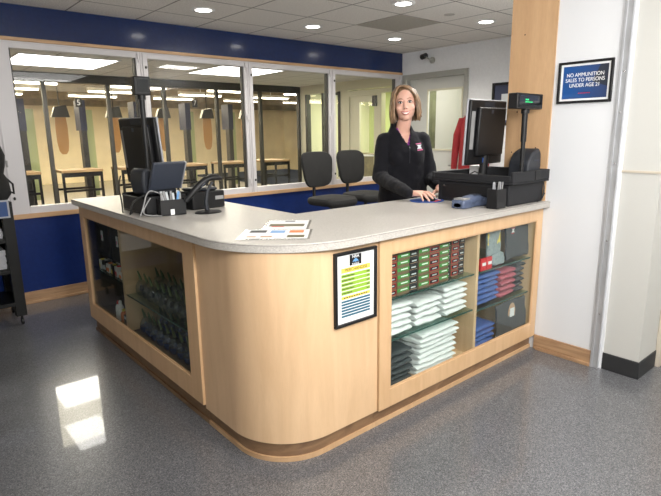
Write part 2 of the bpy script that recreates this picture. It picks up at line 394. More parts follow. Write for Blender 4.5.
# windows: five framed lights, each a setting piece of its own
edges = [-1.44, -.205, 1.03, 2.20, 3.405, X2-.02]
WZ0, WZ1 = .79, 2.206
for i in range(5):
    a, b = edges[i], edges[i+1]
    w = struct('window_%d' % (i+1))
    fw = .075 if i < 4 else .06
    m = MB(); y0, y1 = D+.0, D+.07
    la = .055; ra = .055 if i < 4 else .075
    if i == 4: ra = .10
    if i == 1: la = .14
    if i == 0: ra = .02
    m.box(a, a+la, y0, y1, WZ0, WZ1); m.box(b-ra, b, y0, y1, WZ0, WZ1)
    m.box(a+la, b-ra, y0, y1, WZ0, WZ0+.06); m.box(a+la, b-ra, y0, y1, WZ1-.055, WZ1)
    # raised outer lip and inner bead
    m.box(a+.006, a+.018, y0-.008, y0, WZ0, WZ1); m.box(b-.018, b-.006, y0-.008, y0, WZ0, WZ1)
    m.box(a, b, y0-.006, y0, WZ1-.014, WZ1)
    m.build('frame', M['alu'], w, bevel=.002)
    bd = MB()
    for q in ((a+la, a+la+.012, WZ0+.06, WZ1-.055), (b-ra-.012, b-ra, WZ0+.06, WZ1-.055)): bd.box(q[0], q[1], y0+.02, y1, q[2], q[3])
    bd.build('gasket', M['darkpost'], w)
    MB().box(a+la, b-ra, y0+.035, y0+.041, WZ0+.06, WZ1-.055).build('glass', M['glass'], w)
    for z in (.90, 1.60, 2.14):
        k = MB(); k.box(b-.045, b-.022, y0-.016, y0, z, z+.05); k.tube([(b-.034, y0-.016, z-.03), (b-.034, y0-.016, z)], .005)
        k.build('latch', M['alu'], w, bevel=.002)
    for z in (.93, 2.07):
        MB().ell((a+.034, y0-.008, z), (.010, .010, .014), n=10, m=6).build('pin', M['darkpost'], w)

# ------------------------------------------------------------------ space beyond the windows
MB().box(LX, 6.75, D+.12, 8.5, C+.0, C+.12).build('ceiling', M['ceiling'], kind='structure', smooth=0)
MB().box(LX-.1, LX, D, 17, 0, 3.3).build('wall_range_left', M['range_cream'], kind='structure')
MB().box(LX, 12, 16.5, 16.7, 0, 3.3).build('wall_range_end', M['range_cream'], kind='structure')
MB().box(6.75, 12, 8.5, 8.6, 0, 3.3).build('wall_range_side', M['cream_frame'], kind='structure')
MB().box(12, 12.1, 8.5, 16.7, 0, 3.3).build('wall_range_right', M['range_cream'], kind='structure')
MB().box(LX, 12, 8.62, 16.6, 2.78, 2.9).build('ceiling_range', M['range_ceil'], kind='structure')
MB().box(LX, 12, 8.45, 8.62, C-.14, 3.2).build('wall_range_header', M['darkpost'], kind='structure')
# thin dark mullions of the range glazing and the glass between them
xs = [-1.9 + 1.09*i for i in range(8)]
px_list = [-2.0, -.85, .28, 1.31, 2.36, 3.42, 4.55, 5.62, 6.68]
for i, x in enumerate(px_list):
    MB().box(x-.03, x+.03, 8.46, 8.54, 0, C-.14).build('trim_range_mullion', M['darkpost'], kind='structure')
MB().box(LX, 6.75, 8.46, 8.54, .0, .12).build('trim_range_sill', M['darkpost'], kind='structure')
rg = thing('range_glazing', 'long clear glass screen standing behind the dark mullions of the firing line', 'glass screen', (0, 8.49, 0))
for i in range(8):
    MB().box(px_list[i]+.03, px_list[i+1]-.03, 8.488, 8.494, .12, C-.14).build('pane', M['glass'], rg, world=True)
# side wall beyond with cream door and glass
sw = MB(); X3 = 6.7
sw.box(X3, X3+.08, D+.1, 5.35, 0, C); sw.box(X3, X3+.08, 5.35, 8.46, 2.3, C); sw.box(X3, X3+.08, 6.85, 7.05, 0, 2.3); sw.box(X3, X3+.08, 8.25, 8.46, 0, 2.3); sw.box(X3, X3+.08, 7.05, 8.25, 0, .5)
sw.build('wall_lobby_right', M['cream_frame'], kind='structure')
d3 = struct('door_3')
f = MB(); f.box(X3-.03, X3+.09, 6.75, 6.86, 0, 2.28); f.box(X3-.03, X3+.09, 5.82, 5.93, 0, 2.28); f.box(X3-.03, X3+.09, 5.93, 6.75, 2.17, 2.28); f.box(X3-.03, X3+.09, 5.42, 5.50, 0, 2.28); f.box(X3-.03, X3+.09, 5.50, 5.82, 2.2, 2.28)
f.build('frame', M['cream_frame'], d3)
l = MB(); l.box(X3, X3+.05, 6.47, 6.75, .02, 2.17); l.box(X3, X3+.05, 5.93, 6.05, .02, 2.17); l.box(X3, X3+.05, 6.05, 6.47, 2.05, 2.17); l.box(X3, X3+.05, 6.05, 6.47, .02, .40)
l.build('leaf', M['cream_frame'], d3)
MB().tube([(X3-.05, 6.0, .98), (X3-.05, 6.72, .98)], .018).build('push_bar', M['white'], d3)
MB().box(X3+.02, X3+.026, 6.05, 6.47, .40, 2.05).build('glass', M['glass'], d3)
MB().box(X3-.06, X3, 5.95, 6.05, 1.95, 2.15).build('closer', M['darkpost'], d3)
w6 = struct('window_6')
f = MB(); f.box(X3-.02, X3+.09, 7.05, 7.12, .5, 2.3); f.box(X3-.02, X3+.09, 8.18, 8.25, .5, 2.3); f.box(X3-.02, X3+.09, 7.6, 7.66, .5, 2.3)
f.build('frame', M['darkpost'], w6)
MB().box(X3+.02, X3+.026, 7.12, 8.18, .5, 2.3).build('glass', M['glass'], w6)
MB().box(9.0, 9.1, D+.1, 8.5, 0, C).build('wall_annex', M['range_green'], kind='structure')
MB().box(X3+.08, 9.0, D+.0, D+.1, 0, C).build('wall_annex', M['range_cream'], kind='structure')
MB().box(6.75, 9.1, D, 8.5, C, C+.1).build('ceiling_annex', M['range_ceil'], kind='structure')
MB().box(7.9, 8.3, 5.6, 8.2, 0, .95).build('wall_annex_low', M['baffle'], kind='structure')
# corridor behind the grey door
MB().box(X2+.12, 6.8, 1.2, 1.3, 0, C).build('wall_corridor', M['cream_wall'], kind='structure')
MB().box(6.3, 6.4, 1.3, D, 0, C).build('wall_corridor', M['range_green'], kind='structure')
MB().box(X2+.12, 5.45, D, D+.11, 0, C).build('wall_corridor', M['olive_wall'], kind='structure')
MB().box(5.45, 6.4, D, D+.11, 0, C).build('wall_corridor', M['cream_wall'], kind='structure')
MB().box(5.7, 5.8, 1.3, 2.62, 0, C).build('wall_corridor', M['cream_wall'], kind='structure')

# lanes: benches, dividers, targets, number signs, baffles
bench = thing('shooting_bench', '', 'bench', (0,0,0), 0, 'benches along the firing line')
MB().box(-.36, .36, -.3, .3, .80, .845).build('bench_top', M['bench_top'], bench, bevel=.004)
for sx in (-.33, .33):
    for sy in (-.27, .27): MB().box(sx-.02, sx+.02, sy-.02, sy+.02, 0, .80).build('leg', M['steel'], bench)
MB().box(-.33, .33, -.285, -.255, .72, .80).build('apron', M['steel'], bench)
MB().box(-.33, .33, -.285, -.26, .45, .49).build('brace', M['steel'], bench)
MB().box(-.33, .33, .255, .285, .45, .49).build('brace', M['steel'], bench)
div = thing('lane_divider', '', 'lane divider', (0,0,0), 0, 'dark booth dividers between the lanes')
MB().box(-.05, .05, 0, .16, .0, 1.55).build('divider_panel', M['darkpost'], div)
MB().box(-.06, .06, -.02, .30, 1.55, 2.12).build('upper_panel', M['navy'], div)
MB().box(.055, .24, .2, .23, .25, 1.95).build('side_sheet', M['range_green'], div)
tgt = thing('target_carrier', '', 'target', (0,0,0), 0, 'hanging targets down the lanes')
pr = [(-.10,.50), (.10,.50), (.115,.30), (.11,.0), (.085,-.17), (.04,-.235), (-.04,-.235), (-.085,-.17), (-.11,.0), (-.115,.30)]
MB().prism(pr, -.004, .004, R(pi/2)).build('target_card', M['cardboard'], tgt)
MB().prism([(-.17,.50), (.17,.50), (.12,.74), (-.10,.70)], -.05, .05, R(pi/2)).build('carrier', M['darkpost'], tgt)
MB().tube([(0,0,.72), (0,0,1.45)], .01).build('hanger', M['steel'], tgt)
order = ['first', 'second', 'third', 'fourth', 'fifth', 'sixth', 'seventh', 'eighth']
lanes = [(px_list[i]+px_list[i+1])/2 for i in range(1, 8)]
for i, x in enumerate(lanes):
    o = order[i]
    if i == 0: bench.location = (x, 8.95, 0); div.location = (px_list[1]-.18, 9.5, 0); tgt.location = (x+.12, 10.2, 1.32); B, V, T = bench, div, tgt
    else:
        B = copy_thing(bench, (x, 8.95, 0)); V = copy_thing(div, (px_list[i+1]-.18, 9.5, 0)); T = copy_thing(tgt, (x+.12, 10.2, 1.32))
    B['label'] = 'black-legged shooting bench beyond the glass, %s of the row from the left' % o
    V['label'] = 'dark booth divider with a navy top panel, %s from the left along the lanes' % o
    T['label'] = 'tan target card hanging from a dark carrier, %s lane from the left' % o
NS = thing('lane_number_sign', 'small dark lane sign reading 5 hanging beyond the first window', 'sign', (1.88, 8.62, 2.02))
MB().box(-.055, .055, -.01, .01, -.075, .075).build('plate', M['black'], NS)
text('5', .14, R(pi/2, 0, 0, (0, -.0115, 0)), M['text'], 'numeral', NS)
N2 = copy_thing(NS, (4.12, 8.63, 2.07), label='small dark lane sign reading 7 hanging beyond the second window')
for ch in [c for c in bpy.data.objects if c.parent == N2 and c.name.startswith('numeral')]: bpy.data.objects.remove(ch)
text('7', .14, R(pi/2, 0, 0, (0, -.0115, 0)), M['text'], 'numeral', N2)
for i, (y, z0) in enumerate(((10.5, 2.58), (12.2, 2.46), (13.8, 2.40), (15.2, 2.3))):
    o = MB().box(LX, 12, y, y+.08, z0, 2.78).build('ceiling_baffle', M['baffle'])
    setp(o, 'brown ceiling baffle across the lanes, %s back from the windows' % order[i], 'baffle', 'ceiling baffles over the range')
k = 0
for y in (9.9, 11.4, 13.0):
    for x in (-.9, 1.3, 3.5, 5.7, 7.9, 10.1):
        t = thing('strip_light', 'fluorescent strip over the range, %s row from the glass, %s from left' % (order[(9.9, 11.4, 13.0).index(y)], order[(-.9, 1.3, 3.5, 5.7, 7.9, 10.1).index(x)]), 'ceiling light', (x, y, 2.42), 0, 'strip lights over the range')
        MB().box(-.6, .6, -.07, .07, .03, .10).build('housing', M['white'], t)
        MB().tube([(-.58,-.035,.012), (.58,-.035,.012)], .016).build('tube', M['tube'], t)
        MB().tube([(-.58,.035,.012), (.58,.035,.012)], .016).build('tube', M['tube'], t)
        MB().box(-.01, .01, -.01, .01, .10, .36).build('hanger', M['white'], t)

# ------------------------------------------------------------------ ceiling lamps
def downlight(x, y, label):
    t = thing('recessed_downlight', label, 'ceiling light', (x, y, C), 0, 'recessed downlights in the tiled ceiling')
    MB().lathe([(.060, -.001), (.098, -.001), (.100, -.004), (.094, -.009), (.070, -.009), (.062, -.004)], n=32).build('trim_ring', M['white'], t)
    MB().lathe([(.070, -.0035), (.070, -.0075)], n=32).build('lamp_face', M['lamp'], t)
    l = bpy.data.lights.new('downlight_beam', 'SPOT'); l.energy = 48; l.spot_size = math.radians(150); l.spot_blend = .8; l.shadow_soft_size = .06; l.color = (1, .95, .86)
    o = bpy.data.objects.new('beam', l); COL.objects.link(o); o.parent = t; o.location = (0, 0, -.03)
    return t
gx = [TX-2.5*TS, TX-.5*TS, TX+1.5*TS]; gy = [TY+1.5*TS, TY-.5*TS]
downlight(gx[0], gy[0], 'lit downlight above the first big window, nearest the left edge')
downlight(gx[1], gy[0], 'lit downlight over the two stools, middle of the row by the blue band')
downlight(gx[2], gy[0], 'lit downlight nearest the corner with the security camera')
downlight(gx[1], gy[1], 'lit downlight near the top edge above the worker, before the darker tile')
downlight(gx[2], gy[1], 'lit downlight beside the tall plywood panel')
pl = MB().lathe([(.045, -.004), (.05, -.002), (.05, 0)], n=24).build('ceiling_plate', M['offlamp'], loc=(3.18, 1.60, C-.0005))
setp(pl, 'small round unlit plate on the ceiling between two downlights', 'ceiling plate')
def troffer(x0, x1, y0, y1, label, z=C, group=None, power=None):
    t = thing('ceiling_troffer', label, 'ceiling light', ((x0+x1)/2, (y0+y1)/2, z), 0, group)
    a, b = (x1-x0)/2, (y1-y0)/2
    m = MB(); m.box(-a, a, -b, -b+.03, -.012, 0); m.box(-a, a, b-.03, b, -.012, 0); m.box(-a, -a+.03, -b+.03, b-.03, -.012, 0); m.box(a-.03, a, -b+.03, b-.03, -.012, 0)
    m.build('frame', M['white'], t)
    MB().box(-a+.03, a-.03, -b+.03, b-.03, -.006, -.001).build('diffuser', M['troffer'], t)
    return t
G = 'fluorescent panels beyond the windows'
troffer(.55, 1.86, 6.30, 7.55, 'wide lit ceiling panel seen through the first big window', group=G)
troffer(3.27, 4.50, 5.97, 7.20, 'wide lit ceiling panel seen through the second and third windows', group=G)
troffer(.40, .92, 5.02, 5.85, 'small lit ceiling panel just inside the lobby, mirrored in the glossy floor', group=G)
troffer(7.2, 8.2, 5.4, 6.4, 'lit ceiling panel beyond the cream glazed door', group=G)
troffer(4.95, 5.6, 1.9, 2.6, 'lit ceiling panel of the corridor behind the grey door', group=G)
troffer(-1.9, -.7, -2.9, -2.3, 'lit ceiling panel near the wall behind the customer side', group='troffers over the customer side')
troffer(.9, 2.1, -2.9, -2.3, 'lit ceiling panel near the side door on the customer side', group='troffers over the customer side')
troffer(2.50, 3.10, .40, .85, 'added lit ceiling panel, unseen behind the plywood clad pier')  # panel added out of view to brighten the wall with the door
def area(name, loc, target, sx, sy, e, col=(1,1,1)):
    l = bpy.data.lights.new(name, 'AREA'); l.shape = 'RECTANGLE'; l.size = sx; l.size_y = sy; l.energy = e; l.color = col
    o = bpy.data.objects.new(name, l); COL.objects.link(o); o.location = loc
    o.rotation_euler = (Vector(target)-Vector(loc)).to_track_quat('-Z', 'Y').to_euler(); return o
area('flash_light', (-.25, -2.45, 2.05), (1.2, .3, .9), .7, .5, 56, (1, .99, .975))
area('ceiling_fill_light', (-.2, -1.3, 1.75), (.3, -.2, 2.6), .5, .5, 42, (1, .985, .96))  # upward fill added to brighten the ceiling
area('room_light', (1.1, -1.9, C-.03), (1.1, -1.9, 0), 1.8, 1.4, 62, (1, .98, .95))
area('added_back_light', (2.8, .62, C-.02), (2.8, .62, 0), .55, .40, 30, (1, .98, .94))  # added light of the unseen panel, lifts the door wall
area('lobby_light', (2.2, 6.2, C-.05), (2.2, 6.2, 0), 4, 2, 150, (1, .92, .70))
area('range_light', (3.5, 11.3, 2.36), (3.5, 11.3, 0), 9, 1.2, 900, (1, .86, .58))
area('annex_light', (7.8, 6.4, C-.05), (7.8, 6.4, 0), 1.4, 2.5, 110, (.95, 1, .7))
area('corridor_light', (5.5, 2.4, C-.05), (5.5, 2.4, 0), .9, 1.4, 30, (1, .97, .85))
w = bpy.data.worlds.new('world'); SC.world = w; w.use_nodes = True
w.node_tree.nodes['Background'].inputs[0].default_value = (.8, .85, .9, 1); w.node_tree.nodes['Background'].inputs[1].default_value = .05

# ================================================================== THE COUNTER
def arc(cx, cy, r, a0, a1, n=24): return [(cx+r*math.cos(a0+(a1-a0)*i/n), cy+r*math.sin(a0+(a1-a0)*i/n)) for i in range(n+1)]
LE = 2.46           # far end of the left wing
IY, IX = .735, .715     # inner edges
Wc = W-.003
# worktop
wt = thing('worktop', 'L-shaped grey speckled counter top with a rounded front corner', 'counter top', (0, 0, .962))
poly = [(0.0, LE)] + arc(.47, .47, .47, pi, 1.5*pi, 32) + [(Wc, 0), (Wc, IY), (IX, IY), (IX, LE)]
MB().prism(poly, .962, 1.0).build('slab', M['laminate'], wt, world=True, bevel=.0025)
# thin dark seam along the top edge of the banding
inn = [(-.0006, LE)] + arc(.47, .47, .4706, pi, 1.5*pi, 32) + [(Wc, -.0006)]
sm = MB()
for (a, b) in zip(inn[:-1], inn[1:]):
    sm.add([(a[0], a[1], .9925), (b[0], b[1], .9925), (b[0], b[1], .9942), (a[0], a[1], .9942)], [(0,1,2,3)])
sm.build('edge_seam', M['dark_laminate'], wt, world=True)
IN = .045; ZB = .092; ZT = .9615
def wall_along(poly, th, z0, z1):
    """thin wall: outline and the same outline set inwards"""
    m = MB(); n = len(poly)
    inner = []
    for i, p in enumerate(poly):
        a = Vector(poly[max(i-1, 0)]); b = Vector(poly[min(i+1, n-1)]); t = (b-a).normalized(); nn = Vector((-t.y, t.x))
        inner.append((p[0]+nn.x*th, p[1]+nn.y*th))
    m.prism(list(poly)+list(reversed(inner)), z0, z1); return m
# corner unit
cu = thing('corner_cabinet', 'curved maple corner unit of the service counter', 'cabinet', (.36, .36, 0))
cp = [(IN+.008, .645)] + arc(.365, .365, .312, pi, 1.5*pi, 32) + [(.672, IN+.008)]
wall_along(cp, .018, ZB, ZT).build('curved_panel', M['maple'], cu, world=True)
kp = [(IN+.03, .645)] + arc(.345, .345, .27, pi, 1.5*pi, 32) + [(.672, IN+.03)]
wall_along(kp, .018, 0, ZB).build('kick_panel', M['maple_shaded'], cu, world=True)
kq = [(IN+.02, .645)] + arc(.345, .345, .28, pi, 1.5*pi, 32) + [(.672, IN+.02)]
wall_along(kq, .010, 0, .022).build('base_moulding', M['ply'], cu, world=True)
m = MB(); m.box(.648, .670, .655, .73, ZB, ZT); m.box(.648, .67, .075, .655, ZB, ZT); m.box(.075, .648, .622, .643, ZB, ZT); m.build('back_panel', M['maple'], cu, world=True)

def frame_panel(axis, a0, a1, o0, o1, z0, z1, depth0, depth1, m, ZB=ZB):
    """face frame lying in a plane across axis; opening o0..o1, z0..z1"""
    def bx(p, q, zz0, zz1):
        if axis == 'x': m.box(p, q, depth0, depth1, zz0, zz1)
        else: m.box(depth0, depth1, p, q, zz0, zz1)
    bx(a0, o0, ZB, ZT); bx(o1, a1, ZB, ZT); bx(o0, o1, ZB, z0); bx(o0, o1, z1, ZT)
# right display unit (faces the camera's right): along x
A0, A1, O0, O1, Z0, Z1 = .674, 2.168, .752, 2.105, .188, .882
dc = thing('display_cabinet', 'glass fronted maple display unit holding ammunition boxes and shirts', 'cabinet', (1.42, .36, 0))
m = MB(); frame_panel('x', A0, A1, O0, O1, Z0, Z1, IN-.005, IN+.017, m); m.build('face_frame', M['maple_solid'], dc, world=True, bevel=.0015)
m = MB()
for a in ((O0, O1, Z0, Z0+.008), (O0, O1, Z1-.008, Z1), (O0, O0+.008, Z0+.008, Z1-.008), (O1-.008, O1, Z0+.008, Z1-.008)): m.box(a[0], a[1], IN-.001, IN+.006, a[2], a[3])
m.build('glass_bead', M['ply'], dc, world=True)
MB().box(O0+.004, O1-.004, IN+.009, IN+.014, Z0+.004, Z1-.004).build('door_glass', M['cabglass'], dc, world=True)
BK = .60
m = MB(); m.box(A0+.001, O0-.001, IN+.018, BK, ZB+.02, ZT); m.box(O1+.004, A1, IN+.018, BK, ZB+.02, ZT); m.box(A0, A1, BK, BK+.018, ZB, ZT); m.box(O0, O1, IN+.018, BK, ZB+.02, ZB+.05); m.box(O0-.001, O1+.004, IN+.018, BK, .935, ZT)
m.build('carcass', M['maple'], dc, world=True)
MB().box(1.488, 1.512, IN+.020, BK, ZB+.05, .935).build('divider', M['maple'], dc, world=True)
ZS = ZB+.05     # inner floor
for z in (.632, .418):
    s = MB().box(O0+.003, 1.487, IN+.032, BK-.01, z, z+.006).build('glass_shelf', M['pane_shelf'], dc, world=True)
    MB().box(O0+.003, 1.487, IN+.030, IN+.032, z-.001, z+.007).build('shelf_edge', M['shelfglass'], s, loc=(0,0,0)).data.transform(Matrix.Translation(-top_loc(dc)))
for z in (.63, .40):
    s = MB().box(1.513, O1+.003, IN+.032, BK-.01, z, z+.006).build('glass_shelf', M['pane_shelf'], dc, world=True)
    MB().box(1.513, O1+.003, IN+.030, IN+.032, z-.001, z+.007).build('shelf_edge', M['shelfglass'], s).data.transform(Matrix.Translation(-top_loc(dc)))
MB().box(A0, A1, IN+.03, IN+.048, 0, ZB).build('kick_panel', M['maple_shaded'], dc, world=True)
MB().box(A0, A1, IN+.020, IN+.030, 0, .022).build('base_moulding', M['ply'], dc, world=True)
# left display unit: along y
LA0, LA1, LO0, LO1, LZ0, LZ1 = .647, 2.44, .765, 2.352, .228, .882
dl = thing('display_cabinet', 'glass fronted maple display unit on the shaded left wing of the counter', 'cabinet', (.36, 1.54, 0))
m = MB(); frame_panel('y', LA0, LA1, LO0, LO1, LZ0, LZ1, IN-.005, IN+.017, m, .112); m.build('face_frame', M['maple_solid'], dl, world=True, bevel=.0015)
m = MB()
for a in ((LO0, LO1, LZ0, LZ0+.008), (LO0, LO1, LZ1-.008, LZ1), (LO0, LO0+.008, LZ0+.008, LZ1-.008), (LO1-.008, LO1, LZ0+.008, LZ1-.008)): m.box(IN-.001, IN+.006, a[0], a[1], a[2], a[3])
m.build('glass_bead', M['ply'], dl, world=True)
MB().box(IN+.009, IN+.014, LO0+.004, LO1-.004, LZ0+.004, LZ1-.004).build('door_glass', M['cabglass'], dl, world=True)
m = MB(); m.box(IN+.018, BK, LA0+.001, LA0+.019, ZB+.02, ZT); m.box(IN+.018, BK, LO1+.02, LA1, ZB+.02, ZT); m.box(BK, BK+.018, LA0, LA1, ZB, ZT); m.box(IN+.018, BK, LA0+.019, LO1+.02, ZB+.02, ZB+.10); m.box(IN+.018, BK, LA0+.019, LO1+.02, .935, ZT)
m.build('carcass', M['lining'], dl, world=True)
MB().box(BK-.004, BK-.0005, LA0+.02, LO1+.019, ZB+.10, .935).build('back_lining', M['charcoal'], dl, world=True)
MB().box(IN+.020, BK-.005, 1.715, 1.737, ZB+.10, .935).build('divider', M['maple'], dl, world=True)
LS = ZB+.10
s = MB().box(IN+.032, BK-.01, LO0-.008, 1.714, .436, .442).build('glass_shelf', M['pane_shelf'], dl, world=True)
MB().box(IN+.030, IN+.032, LO0-.008, 1.714, .435, .443).build('shelf_edge', M['shelfglass'], s).data.transform(Matrix.Translation(-top_loc(dl)))
s = MB().box(IN+.032, BK-.01, 1.738, LO1+.018, .500, .506).build('glass_shelf', M['pane_shelf'], dl, world=True)
MB().box(IN+.030, IN+.032, 1.738, LO1+.018, .499, .507).build('shelf_edge', M['shelfglass'], s).data.transform(Matrix.Translation(-top_loc(dl)))
MB().box(IN+.03, IN+.048, LA0, LA1, 0, .111).build('kick_panel', M['maple_shaded'], dl, world=True)
MB().box(IN+.020, IN+.030, LA0, LA1, 0, .022).build('base_moulding', M['maple_shaded'], dl, world=True)

# ------------------------------------------------------------------ goods: ammunition boxes
def ammo(kind, w):
    m = MB(); m.slot(0).box(0, w, 0, .13, 0, .034)
    if kind == 'green':
        m.slot(1).box(.001, w-.001, -.0008, .0, .017, .0335); m.slot(2).box(w*.28, w*.85, -.0012, -.0008, .0225, .0285)
        mats = [M['brown_box'], M['green'], M['text']]
    elif kind == 'red':
        m.slot(1).box(.001, w-.001, -.0008, 0, .008, .0335); m.slot(2).box(.006, w-.006, -.0012, -.0008, .012, .030); m.slot(3).box(w*.3, w*.75, -.0016, -.0012, .018, .024)
        mats = [M['brown_box'], M['red_line'], M['black'], M['greythread']]
    else:
        m.slot(1).box(.004, w-.004, -.0008, 0, .010, .030); m.slot(2).box(w*.25, w*.8, -.0012, -.0008, .017, .024); m.slot(3).box(.004, w-.004, -.0012, -.0008, .008, .010)
        mats = [M['charcoal'], M['black'], M['greythread'], M['tan']]
    return m.mesh('ammo_box', mats, 0)
cols = [('red', .062), ('green', .092), ('dark', .066), ('green', .086), ('red', .082), ('green', .082), ('dark', .055), ('red', .068), ('dark', .056)]
cn = {'red': 'red edged black', 'green': 'green banded brown', 'dark': 'black fronted'}
rown = ['bottom', 'second from bottom', 'third from bottom', 'middle', 'third from top', 'second from top', 'top']
coln = ['leftmost', 'second', 'third', 'fourth', 'fifth', 'sixth', 'seventh', 'eighth', 'ninth']
x = O0+.034
for ci, (k, w_) in enumerate(cols):
    me = ammo(k, w_-.002); yy = IN+.045 + random.uniform(0, .006) + (.03 if ci > 5 else 0)
    for r in range(7):
        o = bpy.data.objects.new('ammunition_box', me); COL.objects.link(o)
        o.location = (x, yy+random.uniform(0, .004), .6382+r*.0352)
        setp(o, '%s ammunition box, %s column from left, %s of stack' % (cn[k], coln[ci], rown[r]), 'box', 'ammunition boxes on the top glass shelf')
    x += w_+.0025
# ------------------------------------------------------------------ folded goods
def folded(w, d, h, seed, fold=True):
    """a folded shirt: soft slab with bulging front fold"""
    nx, ny = 22, 16; rnd = random.Random(seed); off = Vector((rnd.random()*50, rnd.random()*50, 0))
    def pt(u, v, top):
        x = (u-.5)*w; y = (v-.5)*d
        e = min(1, min(u, 1-u)*9)*.5+.5; e2 = min(1, min(v, 1-v)*7)
        prof = (e**.5) * math.sqrt(max(0, 1-(1-e2)**2))
        nn = noise.noise(Vector((x*16, y*16, 3 if top else 9))+off); n2 = noise.noise(Vector((x*45, y*30, 5))+off)
        z = h/2 + (1 if top else -1)*min(h/2, h/2*max(.06, prof)*(.80+.38*nn+.16*n2))
        wob = .011*noise.noise(Vector((u*3, v*5, 2))+off)
        return (x*(1-.02*(1-prof))+wob, y*(1-.05*(1-prof))+wob, z)
    vs = [pt(i/nx, j/ny, True) for j in range(ny+1) for i in range(nx+1)] + [pt(i/nx, j/ny, False) for j in range(ny+1) for i in range(nx+1)]
    N = (nx+1)*(ny+1); fs = []
    q = lambda i, j: j*(nx+1)+i
    for j in range(ny):
        for i in range(nx):
            fs.append((q(i,j), q(i+1,j), q(i+1,j+1), q(i,j+1))); fs.append((N+q(i,j), N+q(i,j+1), N+q(i+1,j+1), N+q(i+1,j)))
    for i in range(nx): fs.append((q(i,0), N+q(i,0), N+q(i+1,0), q(i+1,0))); fs.append((q(i,ny), q(i+1,ny), N+q(i+1,ny), N+q(i,ny)))
    for j in range(ny): fs.append((q(0,j), q(0,j+1), N+q(0,j+1), N+q(0,j))); fs.append((q(nx,j), N+q(nx,j), N+q(nx,j+1), q(nx,j+1)))
    return MB().add(vs, fs)
def pile(n, cx, cy, z0, w, d, h, m, noun, where, group, lean=0, name='folded_shirt', skew=0):
    for i in range(n):
        o = folded(w*random.uniform(.95, 1.02), d*random.uniform(.95, 1.0), h*.97, random.randint(0, 9999)).build(name, m, smooth=70)
        o.location = (cx+lean*i+random.uniform(-.004, .004), cy+random.uniform(-.006, .006), z0+i*h*.985+.0005); o.rotation_euler = (0, 0, skew+random.uniform(-.05, .05))
        pos = 'topmost' if i == n-1 else 'bottommost' if i == 0 else order[i]+' up'
        setp(o, '%s %s, %s' % (noun, where, pos), 'shirt', group)
g1 = 'white shirts on the middle glass shelf'
pile(5, .875, .215, .4245, .20, .26, .034, M['white_cloth'], 'white bagged shirt', 'at the left end of the middle glass shelf', g1)
pile(4, 1.11, .215, .4245, .22, .26, .037, M['white_cloth'], 'white bagged shirt', 'in the centre of the middle glass shelf', g1)
pile(5, 1.355, .215, .4245, .21, .26, .035, M['white_cloth'], 'white bagged shirt', 'at the right end of the middle glass shelf', g1)
pile(8, 1.18, .225, ZS+.001, .34, .30, .030, M['white_cloth'], 'white bagged shirt', 'in the big pile on the cabinet floor', 'white shirts on the cabinet floor', lean=.004)
pile(6, .875, .215, ZS+.001, .21, .27, .033, M['dark_cloth'], 'charcoal bagged shirt', 'beside the big white pile', 'charcoal shirts on the cabinet floor')
# right bay
pile(6, 1.665, .215, .4065, .27, .24, .033, M['blue_cloth'], 'blue folded shirt', 'on the shelf behind the tinted glass', 'blue folded shirts on the shelf')
pile(5, 1.898, .21, .4065, .175, .24, .038, M['pink_cloth'], 'rose red folded shirt', 'beside the blue pile', 'rose red folded shirts')
pile(6, 2.046, .215, .4065, .105, .24, .034, M['grey_cloth'], 'dark grey folded shirt', 'in the narrow pile by the cabinet side', 'dark grey folded shirts')
pile(4, 1.66, .21, ZS+.001, .22, .25, .034, M['blue_cloth'], 'blue folded shirt', 'on the cabinet floor by the divider', 'blue folded shirts on the cabinet floor')
def flatshirt(x, y, z, w, h, m, label, tilt=.08):
    """shirt propped upright, front to the glass"""
    t = thing('display_shirt', label, 'shirt', (x, y, z))
    o = folded(w, h, .02, int(x*1000)).build('shirt_body', m, t, smooth=70); o.rotation_euler = (pi/2-tilt, 0, 0); o.location = (0, 0, h/2)
    return t
s1 = flatshirt(1.924, .092, ZS+.008, .34, .238, M['grey_cloth'], 'dark shirt standing under the shelf with a tan oval emblem')
ov = MB().lathe([(.001, .0), (.052, .0), (.052, .003), (.001, .003)], n=28, mx=(R(pi/2) @ Matrix.Diagonal((.80, 1.25, 1, 1))).to_3x3()); o = ov.build('tan_oval_patch', M['tan'], s1); o.location = (.0, -.0125, .150)
MB().box(-.024, .024, -.003, 0, -.028, .028).build('white_tag', M['paper'], s1).location = (.0, -.0165, .154)
m = MB(); 
for i in range(5): m.box(-.035+i*.016, -.024+i*.016, -.002, 0, -.006+.003*(i % 2), .006)
m.build('chest_lettering', M['text'], s1).location = (.075, -.020, .045)
flatshirt(1.75, .46, .648, .42, .27, M['grey_cloth'], 'dark shirt at the back of the top shelf behind the grey packages')
flatshirt(1.82, .47, .416, .54, .195, M['grey_cloth'], 'wide dark shirt standing behind the blue and rose red piles')
s2 = flatshirt(1.965, .108, .646, .26, .27, M['grey_cloth'], 'dark shirt propped at the back of the top shelf with a small red print')
m = MB(); m.box(-.02, .02, -.002, 0, .010, .016); m.box(-.02, .02, -.002, 0, -.022, -.016); m.build('red_print', M['red_line'], s2).location = (-.055, -.014, .19)
MB().prism([(-.016,-.014), (.016,-.014), (.005,0), (.014,.009), (-.014,.009), (-.005,0)], 0, .002, R(pi/2)).build('white_print', M['text'], s2).location = (-.055, -.014, .19)
pk = thing('hanging_package', 'grey package with a yellow label hanging in the top of the right bay', 'package', (1.735, .13, .64))
folded(.14, .20, .022, 5).build('pouch', M['foil'], pk, smooth=70).matrix_local = R(pi/2-.05, 0, 0, (0, 0, .125))
MB().box(-.066, .066, -.003, 0, -.035, .035).build('yellow_label', M['yellow'], pk).matrix_local = R(-.05, .03, 0, (0, -.014, .165))
